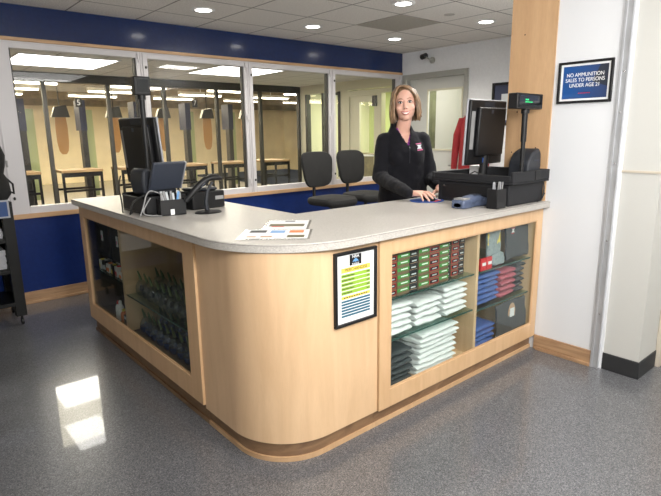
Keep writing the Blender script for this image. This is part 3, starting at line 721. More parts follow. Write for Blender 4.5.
pk2 = thing('hanging_package', 'second grey package drooping under the yellow labelled one', 'package', (1.735, .095, .638))
folded(.13, .075, .02, 8).build('pouch', M['foil'], pk2, smooth=70).matrix_local = R(pi/2-.1, 0, 0, (0, 0, .045))
for i, (x, z, t, lb) in enumerate(((1.580, .6375, 0, 'red packet with white label at the left of the top shelf'), (1.640, .6375, .0, 'red packet with white label beside the grey packages'))):
    p = thing('red_packet', lb, 'packet', (x, .085, z))
    MB().box(-.026, .026, -.01, .01, 0, .075).build('packet', M['redp'], p, bevel=.004)
    MB().box(-.018, .018, -.012, -.0101, .032, .05).build('label_strip', M['text'], p)
hook = MB(); hook.box(1.53, 1.545, .09, .11, .64, .86); hook.box(1.565, 1.57, .09, .10, .64, .85)
setp(MB().box(1.525, 1.545, .13, .30, .640, .84).build('black_book', M['black'], bevel=.003), 'tall black folder standing against the divider on the top shelf', 'folder')

# left display contents
def bottle_mesh(blue):
    m = MB(); m.slot(0).lathe([(.016, 0), (.031, .008), (.038, .035), (.036, .065), (.025, .088), (.014, .100)], n=14)
    m.slot(2).ell((0, 0, .045), (.014, .010, .024), n=10, m=8)
    m.slot(1).tube([(0, 0, .098), (-.006, .0, .125), (-.016, 0, .160)], [.009, .008, .004], 8)
    if blue: m.slot(2).lathe([(.024, .0005), (.032, .008), (.0392, .03), (.038, .045)], n=14)
    return m.mesh('spray_bottle', [M['clear'], M['greenneck'], M['bubble_blue'] if blue else M['charcoal']], 50)
bm1, bm2 = bottle_mesh(False), bottle_mesh(True)
for sh, (z, me) in enumerate(((.4430, bm1), (LS+.001, bm2))):
    for row in range(2):
        for i in range(10):
            o = bpy.data.objects.new('clear_bottle', me); COL.objects.link(o)
            o.location = (IN+.10+row*.12+random.uniform(-.006, .006), .80+i*.092+random.uniform(-.004, .004)+row*.02, z); o.rotation_euler = (0, 0, random.uniform(-.8, .8))
            setp(o, 'green necked clear bottle, %s %s row, %s from the counter corner' % (('upper', 'lower')[sh], ('front', 'back')[row], (order+['ninth', 'tenth'])[i]), 'bottle', 'clear bottles on the %s of the left display' % ('glass shelf', 'floor')[sh])
yb = MB(); yb.slot(0).box(0, .10, 0, .30, 0, .055); yb.slot(1).box(-.001, 0, .04, .26, .012, .045)
setp(yb.build('olive_carton', [M['olive'], M['yellow']], loc=(.46, .78, .875-.06), bevel=.002), 'olive and yellow carton at the top back of the bottle bay', 'carton')
# perched on a bracket shelf
MB().box(.40, BK-.002, .70, 1.70, .795, .812).build('upper_shelf', M['maple'], dl, world=True)
for i, (y, lb) in enumerate(((2.20, 'black hanging case at the far end of the left display'), (1.90, 'black hanging case nearer the divider of the left display'))):
    c = thing('black_case', lb, 'case', (.17, y, .60), 0, 'black cases in the left display')
    MB().box(-.06, .06, -.143, .143, 0, .26).build('body', M['black_rough'], c, bevel=.015)
    MB().box(-.064, -.060, -.015, .015, .12, .19).build('emblem', M['greythread'], c)
    MB().box(-.0645, -.064, -.008, .008, .135, .16).build('emblem_bar', M['pinkthread'], c)
# cases hang from a rail
MB().box(.165, .175, 1.74, 2.36, .905, .915).build('hanging_rail', M['steel'], dl, world=True)
for y in (2.20, 1.90): MB().tube([(.17, y, .862), (.17, y, .904)], .004).build('case_hook', M['steel'], dl, world=True)
cc = [('white', 'yellow'), ('black', 'greythread'), ('white', 'orange'), ('black', 'yellow'), ('white', 'redp'), ('white', 'orange'), ('white', 'black')]
for i in range(14):
    a, b = cc[i % 7]; row = i//7; j = i % 7
    m = MB(); h = random.uniform(.045, .075); m.slot(0).box(-.022, .022, -.03, .03, 0, h); m.slot(1).box(-.0235, -.022, -.026, .026, h*.1, h*.55); m.slot(1).box(-.012, .012, -.015, .015, h, h+.006)
    o = m.build('small_carton', [M[a], M[b]], loc=(IN+.075+row*.07, 2.28-j*.082, .507), bevel=.002); o.rotation_euler = (0, 0, random.uniform(-.2, .2))
    setp(o, 'small %s carton with %s end, %s row, %s from the far end' % ({'white': 'white', 'black': 'black'}[a], {'yellow': 'yellow', 'greythread': 'grey', 'orange': 'orange', 'redp': 'red', 'black': 'black'}[b], ('front', 'back')[row], order[j]), 'carton', 'small cartons in the left display')
def cleaner(x, y, m1, m2, h, label):
    b = thing('cleaner_bottle', label, 'bottle', (x, y, LS+.001))
    MB().lathe([(.019, 0), (.021, .004), (.021, h*.7), (.012, h*.82), (.010, h*.85)], n=16).build('body', M[m1], b)
    MB().lathe([(.011, h*.85), (.011, h), (.006, h*1.05)], n=12).build('cap', M[m2], b)
cleaner(.115, 2.02, 'white', 'redp', .12, 'white squeeze bottle with red cap, farther of two on the left display floor')
cleaner(.110, 1.965, 'white', 'white', .135, 'white squeeze bottle with white cap, nearer of two on the left display floor')
cleaner(.112, 1.915, 'orange', 'yellow', .09, 'short orange bottle beside the white squeeze bottles')
for i in range(6):
    m = MB(); m.slot(0).box(-.03, .03, -.022, .022, 0, .06+.015*(i % 3)); m.slot(1).box(-.031, -.03, -.018, .018, .035, .055)
    o = m.build('dark_packet', [M['charcoal'], M['redp'] if i % 2 else M['greythread']], loc=(.13+.10*(i//3), 1.865-.05*(i % 3), LS+.001)); 
    setp(o, 'small dark packet with %s stripe, %s row, %s nearest the bottles' % (('grey', 'red')[i % 2], ('front', 'back')[i//3], order[i % 3]), 'packet', 'dark packets on the left display floor')

# ------------------------------------------------------------------ framed price list on the corner
y0 = IN-.0055
pf = thing('framed_price_list', 'black framed merchandise price list hung on the counter front', 'framed notice', (.524, IN, .60))
F0, F1, FZ0, FZ1 = .396, .652, .594, .934
YF = IN+.0075
m = MB(); b = .013
for a in ((F0, F1, FZ0, FZ0+b), (F0, F1, FZ1-b, FZ1), (F0, F0+b, FZ0+b, FZ1-b), (F1-b, F1, FZ0+b, FZ1-b)): m.box(a[0], a[1], YF-.017, YF, a[2], a[3])
m.build('frame', M['black'], pf, world=True, bevel=.002)
sheet = MB().box(F0+b, F1-b, YF-.006, YF-.001, FZ0+b, FZ1-b).build('sheet', M['paper'], pf, world=True)
def pbox(x0, x1, z0, z1, m, name, dy=.0004):
    q = MB().box(x0, x1, YF-.006-dy, YF-.006, z0, z1); q.v = [(v[0]-.524, v[1]-IN, v[2]-.60) for v in q.v]
    return q.build(name, M[m], sheet)
L0, L1 = .438, .615
pbox(.488, .560, .866, .914, 'black', 'logo_ground')
pbox(L0, L1, .838, .860, 'yellow', 'heading_band')
for i in range(5): pbox(L0, L1, .738+i*.0195, .754+i*.0195, 'lime', 'price_band')
pbox(L0, L1, .717, .731, 'yellow', 'second_heading_band')
q = MB()
for i in range(6): q.box(L0, L1, YF-.0064, YF-.006, .6345+i*.0135, .6435+i*.0135)
q.v = [(v[0]-.524, v[1]-IN, v[2]-.60) for v in q.v]; q.build('blue_rows', M['teal'], sheet)
RX = R(pi/2)
def ptext(s, size, x, z, m, name, dy=.0012): return text(s, size, R(pi/2, 0, 0, (x-.524, YF-.006-dy-IN, z-.60)), M[m], name, sheet, .0003)
ptext('MERCHANDISE', .0205, .5265, .849, 'blacktext', 'heading_text', .0008)
ptext('NRA', .021, .524, .905, 'text', 'logo_text', .0008)
ptext('RANGE', .013, .524, .871, 'text', 'logo_text', .0008)
q = MB(); q.prism([(-.020,-.006), (-.010,.004), (.0,.010), (.012,.002), (.020,-.006), (.006,-.004), (0,-.009), (-.008,-.004)], 0, .0004, R(pi/2, 0, 0, (.0, YF-.0066-IN, .287)))
q.build('logo_bird', M['ltblue'], sheet)
q = MB(); random.seed(3)
for i in range(5):
    z = .744+i*.0195; q.box(L0+.004, L0+.004+random.uniform(.05, .09), YF-.0070, YF-.0064, z, z+.0035); q.box(L1-.022, L1-.005, YF-.0070, YF-.0064, z, z+.0035)
for i in range(10): q.box(L0+.014+i*.0150, L0+.024+i*.0150, YF-.0070, YF-.0064, .7215, .7265)
q.v = [(v[0]-.524, v[1]-IN, v[2]-.60) for v in q.v]; q.build('small_print_lines', M['blacktext'], sheet)

# ------------------------------------------------------------------ sign on the white wall
sg = thing('framed_sign', 'black framed blue sign about ammunition sales on the white wall', 'sign', (W, -.152, 1.71))
SW, SH = .157, .118
m = MB(); b = .014
for a in ((-SW, SW, -SH, -SH+b), (-SW, SW, SH-b, SH), (-SW, -SW+b, -SH+b, SH-b), (SW-b, SW, -SH+b, SH-b)): m.box(-.018, 0, a[0], a[1], a[2], a[3])
m.build('frame', M['black'], sg, bevel=.002)
MB().box(-.006, -.001, -SW+b, SW-b, -SH+b, SH-b).build('mount', M['paper'], sg)
a, c = SW-.028, SH-.026
face = MB().box(-.0066, -.006, -a, a, -c, c).build('face', M['signblue'], sg)
MB().add([(-.0069, -a, -c*.35), (-.0069, -a, c), (-.0069, -a+.045, c), (-.0069, -a+.085, -c*.0)], [(0,1,2,3)]).build('dark_corner', M['signdark'], face)
RS = Matrix.Rotation(-pi/2, 4, 'Z') @ Matrix.Rotation(pi/2, 4, 'X')
for s, z in (('NO AMMUNITION', .041), ('SALES TO PERSONS', .012), ('UNDER AGE 21', -.018)):
    tt = text(s, .0295, Matrix.Translation((-.0075, 0, z)) @ RS @ Matrix.Diagonal((.88, 1, 1, 1)), M['text'], 'lettering', face, .0004)
q = MB()
for i in range(8): q.box(-.0080, -.0072, -.035+i*.0088, -.029+i*.0088, -.064, -.060)
q.build('red_small_print', M['redp'], face)
for i, (y, z, lb) in enumerate(((.262, 1.555, 0), (.105, 1.59, 0), (.285, 1.30, 0), (.12, 1.33, 0), (.20, 1.52, 0), (.24, 2.02, 0))):
    MB().lathe([(.0045, 0), (.0045, .001)], (W-.012, y, z), 8, R(0, -pi/2, 0).to_3x3()).build('screw_hole', M['black'], bpy.data.objects['trim_3'])

# ------------------------------------------------------------------ right hand till
CT = 1.0
td = thing('cash_drawer', 'wide black cash drawer at the right end of the counter', 'cash drawer', (1.94, .30, CT))
MB().box(1.755, 2.150, .045, .56, CT+.001, CT+.128).build('body', M['black_rough'], td, world=True, bevel=.006)
MB().box(1.752, 1.755, .08, .53, CT+.02, CT+.11).build('drawer_front', M['black'], td, world=True, bevel=.002)
MB().box(1.747, 1.752, .50, .515, CT+.095, CT+.105).build('lock', M['chrome'], td, world=True)
tt = thing('till_tray', 'open black tray lying on the right hand cash drawer', 'tray', (1.94, .30, CT+.129))
m = MB(); TZ0, TZ1 = CT+.1295, CT+.203
tx0, tx1, ty0, ty1 = 1.735, 2.158, .012, .60
m.box(tx0, tx1, ty0, ty1, TZ0, TZ0+.012); m.box(tx0, tx1, ty0, ty0+.02, TZ0+.012, TZ1); m.box(tx0, tx1, ty1-.02, ty1, TZ0+.012, TZ1-.02); m.box(tx0, tx0+.015, ty0+.02, ty1-.02, TZ0+.012, TZ1-.022); m.box(tx1-.015, tx1, ty0+.02, ty1-.02, TZ0+.012, TZ1)
m.build('tray_shell', M['black_rough'], tt, world=True, bevel=.004)
MB().box(1.98, 2.045, ty0-.004, ty0, TZ0+.016, TZ1-.002).build('smooth_plate', M['black'], tt, world=True, bevel=.001)
for y in (.20, .34, .47): MB().box(tx0+.015, 1.83, y, y+.006, TZ0+.012, TZ1-.03).build('coin_divider', M['black'], tt, world=True)
TB = TZ0+.012
def monitor(name, label, loc, rz, w, h, z0, tilt=.0, bezel='silver', stand=True, deep=.05):
    """back faces local -y, screen faces local +y; z0 = lower edge above the base"""
    t = thing(name, label, 'monitor', loc, rz)
    mx = R(tilt, 0, 0, (0, 0, z0))
    MB().box(-w/2, w/2, .0, .012, 0, h, mx).build('bezel', M[bezel], t, bevel=.003)
    bk = MB(); bk.box(-w/2+.004, w/2-.004, -.022, 0, .004, h-.004, mx); bk.box(-w/2+.07, w/2-.04, -deep, -.022, .06, h-.05, mx)
    bk.build('back_shell', M['black'], t, bevel=.008)
    MB().box(-w/2+.02, w/2-.02, .012, .0135, .02, h-.02, mx).build('screen', M['screen'], t)
    v = MB()
    for i in range(5): v.box(-.055, .055, -.0235, -.022, h-.042+i*.006, h-.039+i*.006, mx)
    v.build('vent', M['dark_grey'], t)
    lb = MB(); lb.box(-w/2+.018, -w/2+.055, -.0232, -.022, h*.25, h*.82, mx); lb.build('label_sheet', M['cord'], t)
    MB().box(-.012, .012, -deep-.0008, -deep, h-.085, h-.06, mx).build('emblem', M['dark_grey'], t)
    if stand:
        s = MB(); s.box(-.05, .05, -.05, .03, 0, .012); s.tube([(0, -.01, .01), (0, -.03, z0+.12)], [.03, .022], 10)
        s.build('stand', M['black'], t, bevel=.003)
    return t
mr = monitor('monitor', 'black monitor seen from behind on the right hand till', (1.965, .38, TB+.001), 0, .40, .405, .085, .05, deep=.048)
MB().box(-.03, .005, -.026, -.0225, .02, .05, R(.06, 0, 0, (0,0,.08))).build('blue_plug', M['padblue'], mr)
# customer display on its pole
def pole_display(label, loc, rz, h, lit, w=.19, bh=.075):
    t = thing('pole_display', label, 'customer display', loc, rz)
    MB().lathe([(.04, 0), (.04, .006), (.016, .02)], n=20).build('foot', M['black'], t)
    MB().tube([(0, 0, .008), (0, 0, h*.55), (0, 0, h*.55), (0, 0, h)], [.0125, .0125, .0165, .0165], 14).build('pole', M['black'], t)
    MB().tube([(0, 0, h-.025), (0, 0, h+.004)], .024, 14).build('collar', M['black'], t)
    MB().box(-w/2, w/2, -.03, .03, h, h+bh).build('display_head', M['black'], t, bevel=.005)
    MB().box(-w/2+.02, w/2-.014, -.0315, -.03, h+.018, h+bh-.012).build('display_window', M['screen'], t)
    if lit:
        q = MB(); random.seed(12)
        for i in range(4): x = -w/2+.085+i*.010; q.box(x, x+.007, -.0325, -.0316, h+.048, h+.056)
        for i in range(9): x = -w/2+.085+i*.0095; q.box(x, x+.0065, -.0325, -.0316, h+.036, h+.0415)
        q.build('lit_digits', M['ledgreen'], t)
    return t
pole_display('tall black customer display with green digits on the right hand till', (1.935, .078, TB+.001), .02, .419, True, w=.295, bh=.088)
# receipt printer behind the pole
rp = thing('receipt_printer', 'black receipt printer on the right hand till by the plywood', 'printer', (2.062, .132, TB+.001))
rp.scale = (.90, 1, 1.4)
m = MB(); m.prism([(-.085, 0), (-.08, .075), (-.03, .115), (.05, .135), (.078, .115), (.085, .06), (.07, 0)], -.07, .07, R(pi/2)); m.build('body', M['charcoal'], rp, bevel=.012)
MB().box(-.02, .05, -.072, -.07, .08, .085).build('seam_strip', M['dark_grey'], rp)
MB().box(-.07, -.045, -.0725, -.07, .012, .03).build('label_sticker', M['cord'], rp)
cb = MB().tube([(1.79, .30, TB+.006), (1.83, .26, TB+.03), (1.87, .18, TB+.02), (1.90, .12, TB+.006)], .004).tube([(1.83, .42, TB+.006), (1.82, .33, TB+.05), (1.86, .24, TB+.006)], .004)
setp(cb.build('till_cable', M['blackcord']), 'black cables trailing over the right hand tray below the monitor', 'cable')
cb = MB().tube([(2.10, .035, CT+.006), (2.13, .0325, CT+.03), (2.155, .04, CT+.08), (2.162, .05, CT+.12)], .004).tube([(2.07, .034, CT+.006), (2.11, .03, CT+.015), (2.16, .037, CT+.05)], .004)
setp(cb.build('power_cable', M['blackcord']), 'black cables curling down beside the right hand cash drawer', 'cable')
cl = MB().box(2.05, 2.125, .46, .53, TB+.001, TB+.07)
setp(cl.build('paper_box', M['paper'], bevel=.003), 'small white box of papers in the tray behind the monitor', 'box')
# pen cup
pc = thing('pen_cup', 'square black pen cup in front of the right hand cash drawer', 'pen cup', (1.665, .070, CT+.001), .0)
m = MB(); u, v = .047, .034; H = .112
m.box(-u, u, -v, v, 0, .004); m.box(-u, u, -v, -v+.004, .004, H); m.box(-u, u, v-.004, v, .004, H); m.box(-u, -u+.004, -v+.004, v-.004, .004, H); m.box(u-.004, u, -v+.004, v-.004, .004, H)
m.build('cup', M['black'], pc, bevel=.001)
random.seed(5)
for i in range(8):
    a = -.030+.0086*i; t = random.uniform(-.02, .02); yy = random.uniform(-.02, .02)
    o = MB().tube([(0, 0, 0), (t, 0, .105), (t*1.25, 0, .140), (t*1.3, 0, .146)], [.0032, .0032, .0032, .001], 8).build('pen', M['cord'] if i % 3 else M['silver'], loc=(1.665+a, .070+yy, CT+.006))
    setp(o, 'grey pen in the square black cup, %s from the left' % order[i], 'pen', 'pens in the square black cup')
# slate blue card terminal
ct = thing('card_terminal', 'slate blue card terminal lying beside the pen cup', 'card terminal', (1.618, .215, CT+.001), .0)
ct.scale = (1.2, 1.2, 1.2)
m = MB(); m.prism([(-.105,-.036), (-.04,-.040), (-.02,-.028), (.045,-.028), (.065,-.038), (.105,-.036), (.105,.036), (.065,.038), (.045,.028), (-.02,.028), (-.04,.040), (-.105,.036)], .0, .040, R(0, .0, 0)).build('cradle', M['slate'], ct, bevel=.006)
m = MB(); m.loft([((-.105, 0, .016), (0, .022, 0), (0, 0, .010)), ((-.09, 0, .022), (0, .036, 0), (0, 0, .018)), ((-.03, 0, .030), (0, .038, 0), (0, 0, .026)), ((.01, 0, .032), (0, .030, 0), (0, 0, .027)), ((.06, 0, .030), (0, .034, 0), (0, 0, .026)), ((.10, 0, .022), (0, .030, 0), (0, 0, .018))], 20)
m.build('body', M['slate'], ct)
MB().box(-.095, -.045, -.030, .030, .0405, .0485, R(0, 0)).build('display_pad', M['cord'], ct, bevel=.002)
for i in range(3): 
    q = MB()
    for j in range(3): q.box(.005+i*.022, .018+i*.022, -.022+j*.016, -.011+j*.016, .0565, .0595, R(0, .03))
    q.build('key_column', M['dark_grey'], ct)
# mouse and mousepad
mp = thing('mouse_mat', 'blue mouse mat with red patch lying before the worker', 'mouse mat', (1.66, .575, CT))
MB().lathe([(.115, .0005), (.118, .002), (.115, .004)], n=40, mx=Matrix.Diagonal((1, .9, 1)).to_3x3()).build('mat', M['padblue'], mp)
q = MB().prism([(-.03, -.092), (.055, -.078), (.06, -.04), (-.02, -.05)], .0041, .0047); q.build('red_patch', M['redp'], mp)
MB().prism([(.062, -.062), (.078, -.052), (.076, -.03), (.062, -.038)], .0041, .0047).build('white_patch', M['text'], mp)
ms = thing('computer_mouse', 'black computer mouse under the worker\'s right hand', 'mouse', (1.655, .560, CT+.0055), -.25)
m = MB(); m.loft([((0, -.052, .004), (.018, 0, 0), (0, 0, .004)), ((0, -.046, .010), (.026, 0, 0), (0, 0, .010)), ((0, -.01, .0155), (.029, 0, 0), (0, 0, .0155)), ((0, .03, .0145), (.030, 0, 0), (0, 0, .0145)), ((0, .052, .007), (.020, 0, 0), (0, 0, .007))], 20)
m.build('body', M['black'], ms)
MB().tube([(-.003, -.03, .027), (.003, -.03, .027)], .005, 10).build('scroll_wheel', M['dark_grey'], ms)

# ------------------------------------------------------------------ flyers
def flyer(label, loc, rz, w, h, items):
    t = thing('flyer', label, 'flyer', loc, rz, 'flyers by the rounded corner')
    MB().box(-w/2-.012, w/2+.012, -h/2-.012, h/2+.012, 0, .0006).build('laminate_sleeve', M['sleeve'], t)
    s = MB().box(-w/2, w/2, -h/2, h/2, .0007, .0012).build('sheet', M['paper'], t)
    for (x0, x1, y0, y1, m) in items: MB().box(x0, x1, y0, y1, .0012, .0015).build('picture', M[m], s)
AN = -.735
flyer('laminated white flyer with small pictures nearest the rounded corner', (.278, .300, CT+.0024), AN, .29, .215,
      [(-.125, -.05, .03, .085, 'charcoal'), (-.03, .035, .02, .08, 'ltblue'), (.055, .12, .025, .085, 'orange'), (.055, .13, -.085, -.03, 'olive'), (-.06, -.01, -.08, -.05, 'tan'), (-.12, -.08, -.08, -.055, 'tan')])
flyer('laminated white flyer with a wide dark picture, tucked behind the other one', (.468, .475, CT+.0005), AN, .20, .255,
      [(-.085, .085, -.055, .01, 'olive'), (-.07, -.01, -.075, -.056, 'redp'), (-.02, .03, .08, .105, 'charcoal')])
# ------------------------------------------------------------------ left hand till
lb = thing('cable_tray', 'black box tray under the tilted terminal on the left wing', 'tray', (.20, 1.47, CT+.001))
m = MB(); a0, a1, b0, b1 = .075, .315, 1.26, 1.62
m.box(a0, a1, b0, b1, CT+.001, CT+.010); m.box(a0, a1, b0, b0+.008, CT+.010, CT+.105); m.box(a0, a1, b1-.008, b1, CT+.010, CT+.105); m.box(a0, a0+.008, b0+.008, b1-.008, CT+.010, CT+.095); m.box(a1-.008, a1, b0+.008, b1-.008, CT+.010, CT+.105)
m.build('tray_shell', M['black'], lb, world=True, bevel=.004)
# card holder in front with cards
chd = thing('card_holder', 'small black card holder at the front of the left hand till', 'card holder', (.20, 1.205, CT+.001), -.12)
m = MB(); m.box(-.072, .072, -.035, .035, 0, .005); m.box(-.072, .072, -.035, -.030, .005, .088); m.box(-.072, .072, .030, .035, .005, .098); m.box(-.072, -.067, -.03, .03, .005, .092); m.box(.067, .072, -.03, .03, .005, .092); m.box(-.067, .067, -.03, .03, .005, .045)
m.build('holder', M['black'], chd, bevel=.002)
MB().box(-.018, .004, -.0362, -.035, .004, .035).build('sticker', M['paper'], chd)
random.seed(9)
for i in range(9):
    x = -.055+i*.0135; m_ = 'ltblue' if i == 6 else ('greythread' if i % 2 else 'cord')
    o = MB().box(-.006, .006, -.0008, .0008, .0, .085+random.uniform(-.008, .01), R(.12, random.uniform(-.2, .2))).build('slim_card', M[m_])
    o.matrix_world = Matrix.Translation((.20, 1.205, CT+.0465)) @ Matrix.Rotation(-.12, 4, 'Z') @ Matrix.Translation((x, random.uniform(-.018, .006), 0))
    setp(o, '%s slim card in the black holder, %s from the left' % ('light blue' if m_ == 'ltblue' else 'grey', (order+['ninth'])[i]), 'card', 'slim cards in the black holder')
# tilted terminal
tm = thing('payment_terminal', 'dark grey tilted terminal with a rounded hood on the left hand till', 'terminal', (.200, 1.435, CT+.107), .0)
m = MB(); m.prism([(-.11, .06), (-.10, .0), (.11, -.005), (.115, .02), (-.06, .145), (-.085, .15), (-.105, .13)], -.07, .07, R(pi/2)); 
tmb = m.build('hood', M['charcoal'], tm, bevel=.014); tmb.rotation_euler = (0, 0, .15)
mx = R(.42, 0, .18, (.035, -.115, .104))
MB().box(-.105, .105, -.012, .012, -.085, .085, mx).build('front_panel', M['dark_grey'], tm, bevel=.006)
MB().box(.105, .111, -.013, .013, -.085, .085, mx).build('white_edge', M['silver'], tm)
ml = monitor('monitor', 'black monitor with silver edge on the left hand till', (.300, 1.775, CT+.001), -1.32, .37, .42, .13, .08, deep=.05)
pole_display('tall grey customer display on a black pole on the left wing', (.226, 1.568, CT+.011), -.05, .660, False, w=.096, bh=.105)
# scanner on a stand and box behind it
sb = thing('receipt_printer', 'black printer block behind the hand scanner on the left wing', 'printer', (.455, 1.36, CT+.001), .1)
MB().box(-.105, .125, -.08, .10, 0, .105).build('body', M['black'], sb, bevel=.008)
MB().box(-.09, .09, -.06, .06, .106, .125).build('lid', M['charcoal'], sb, bevel=.012)
MB().box(.055, .115, -.0812, -.080, .05, .072, None).build('grey_label', M['cord'], sb)
st = thing('barcode_scanner', 'black hand scanner propped on a curved stand', 'scanner', (.385, 1.13, CT+.001), 0)
MB().lathe([(.078, 0), (.080, .004), (.070, .010), (.02, .016)], n=32, mx=Matrix.Diagonal((1, .75, 1)).to_3x3()).build('stand_base', M['black'], st)
MB().tube([(-.005, 0, .012), (-.012, 0, .06), (.0, 0, .12), (.035, 0, .175)], [.013, .010, .009, .008], 10).build('stand_neck', M['charcoal'], st)
MB().tube([(-.125, .02, .075), (-.09, .01, .115), (-.04, .0, .165), (.0, 0, .188)], [.014, .018, .020, .022], 12).build('scanner_grip', M['black'], st)
MB().loft([((-.01, 0, .188), (0, .022, 0), (.004, 0, .016)), ((.03, 0, .200), (0, .030, 0), (0, 0, .020)), ((.065, 0, .198), (0, .035, 0), (0, 0, .018)), ((.082, 0, .192), (0, .033, 0), (0, 0, .014))], 18).build('scanner_head', M['black'], st)
MB().tube([(-.045, -.02, .150), (-.02, -.022, .172)], .004).build('highlight_strip', M['dark_grey'], st)
random.seed(21)
for i, (mm, pts, lbl) in enumerate((
    ('cord', [(.155, 1.245, 1.118), (.10, 1.232, 1.15), (.075, 1.245, 1.12), (.055, 1.24, 1.06), (.03, 1.235, 1.006)], 'pale grey cable looping from the terminal down to the counter'),
    ('blackcord', [(.12, 1.235, 1.135), (.02, 1.29, 1.10), (.008, 1.31, 1.03), (.012, 1.34, 1.006), (.03, 1.38, 1.005), (.055, 1.42, 1.006)], 'black cable coiled by the left edge of the wing'),
    ('blackcord', [(.09, 1.66, 1.20), (.05, 1.60, 1.15), (.03, 1.50, 1.06), (.015, 1.46, 1.006)], 'black cable hanging from the back of the left monitor'),
    ('cord', [(.10, 1.25, 1.10), (.065, 1.242, 1.06), (.045, 1.24, 1.02), (.07, 1.215, 1.006), (.125, 1.17, 1.006)], 'thin grey cable beside the card holder'))):
    cu_ = bpy.data.curves.new('c', 'CURVE'); cu_.dimensions = '3D'; sp = cu_.splines.new('NURBS'); sp.points.add(len(pts)-1)
    for p, q_ in zip(sp.points, pts): p.co = (*q_, 1)
    sp.order_u = 3; sp.use_endpoint_u = True; cu_.bevel_depth = .0038 if mm == 'cord' else .0045; cu_.bevel_resolution = 2
    cu_.materials.append(M[mm]); o = bpy.data.objects.new('tmp', cu_); COL.objects.link(o)
    me = bpy.data.meshes.new_from_object(o.evaluated_get(bpy.context.evaluated_depsgraph_get())); bpy.data.objects.remove(o); o = bpy.data.objects.new('cable', me); COL.objects.link(o); setp(o, lbl, 'cable', 'cables of the left hand till')

# ------------------------------------------------------------------ stools behind the counter
def stool():
    t = thing('office_stool', '', 'stool', (0,0,0), 0, 'black stools behind the counter')
    m = MB(); n = 40
    def sup(w, d, p=3.2): return [(w*abs(math.cos(a))**(2/p)*math.copysign(1, math.cos(a)), d*abs(math.sin(a))**(2/p)*math.copysign(1, math.sin(a))) for a in [2*pi*i/n for i in range(n)]]
    lay = [(.70, -.045), (.93, -.035), (1.0, -.01), (1.0, .02), (.95, .038), (.80, .046), (.4, .042), (.05, .040)]
    vs = []
    for s_, z in lay:
        for (x, y) in sup(.245*s_, .235*s_): vs.append((x, y, .715+z+(-.015 if y < -.15 else 0)))
    fs = [(i*n+k, i*n+(k+1) % n, (i+1)*n+(k+1) % n, (i+1)*n+k) for i in range(len(lay)-1) for k in range(n)] + [tuple(range(n))[::-1], tuple((len(lay)-1)*n+k for k in range(n))]
    m.add(vs, fs); m.build('seat', M['chairfab'], t)
    m = MB(); vs = []
    lay = [(.6, -.02), (.92, -.018), (1.0, 0), (.96, .025), (.75, .036), (.05, .038)]
    for s_, y in lay:
        for k in range(n):
            a = 2*pi*k/n; p = 4.2
            x = .228*s_*abs(math.cos(a))**(2/p)*math.copysign(1, math.cos(a)); z = .195*s_*abs(math.sin(a))**(2/p)*math.copysign(1, math.sin(a))
            x *= 1+.12*z/.185
            vs.append((x, .255-y-.10*(x/.215)**2*.25+z*.14, 1.045+z))
    fs = [(i*n+k, i*n+(k+1) % n, (i+1)*n+(k+1) % n, (i+1)*n+k) for i in range(len(lay)-1) for k in range(n)] + [tuple(range(n))[::-1], tuple((len(lay)-1)*n+k for k in range(n))]
    m.add(vs, fs); m.build('backrest', M['chairfab'], t)
    MB().tube([(0, .05, .665), (0, .22, .665), (0, .285, .72), (0, .285, .95)], [.018, .018, .02, .018], 10).build('back_bar', M['black'], t)
    MB().tube([(0, 0, .07), (0, 0, .36), (0, 0, .36), (0, 0, .675)], [.028, .028, .019, .019], 14).build('gas_lift', M['black'], t)
    MB().box(-.09, .09, -.09, .11, .655, .672).build('seat_plate', M['black'], t)
    MB().tube([(.05, .0, .655), (.20, .0, .645)], .006).build('lever', M['black'], t)
    rng = [(.20*math.cos(2*pi*i/24), .20*math.sin(2*pi*i/24), .28) for i in range(25)]
    r_ = MB().tube(rng, .010, 8, False); r_.tube([(-.2, 0, .28), (.2, 0, .28)], .008)
    r_.build('foot_ring', M['chrome'], t)
    for i in range(5):
        a = 2*pi*i/5+pi/2; c, s_ = math.cos(a), math.sin(a)
        l = MB().tube([(0, 0, .095), (.26*c, .26*s_, .065)], [.026, .014], 8).build('leg', M['black'], t)
        MB().tube([(.26*c-.02*s_, .26*s_+.02*c, .027), (.26*c+.02*s_, .26*s_-.02*c, .027)], .027, 14).tube([(.26*c, .26*s_, .04), (.26*c, .26*s_, .062)], .007).build('caster', M['black'], l)
    return t
s0 = stool(); s0.location = (2.72, 2.74, 0); s0.rotation_euler = (0, 0, .10); s0['label'] = 'black cushioned office stool under the third window, nearer the plain blue wall'
s0['label'] = 'left of the two black office stools, beneath the third window'
copy_thing(s0, (3.285, 2.80, 0), .10, 'right of the two black office stools, beside the worker')

# ------------------------------------------------------------------ far wall things
pc_ = thing('framed_picture', 'dark framed picture partly hidden behind the plywood edge', 'picture', (X2, 1.83, 1.66))
m = MB()
for a in ((1.60, 2.075, 1.50, 1.53), (1.60, 2.075, 1.96, 1.99), (1.60, 1.63, 1.53, 1.96), (2.045, 2.075, 1.53, 1.96)): m.box(X2-.02, X2, a[0], a[1], a[2], a[3])
m.build('frame', M['black'], pc_, world=True)
MB().box(X2-.008, X2-.002, 1.63, 2.045, 1.53, 1.96).build('print', M['navy'], pc_, world=True)
MB().box(X2-.010, X2-.008, 1.66, 1.95, 1.56, 1.86).build('pale_panel', M['greythread'], pc_, world=True)
sc = thing('security_camera', 'small round security camera high on the wall over the grey door', 'camera', (X2, 3.03, 2.385))
sc.scale = (.75, .75, .75)
MB().lathe([(.055, 0), (.055, .02), (.03, .03)], (0, -.05, -.05), 20, R(0, -pi/2).to_3x3()).build('mount', M['doorframe'], sc)
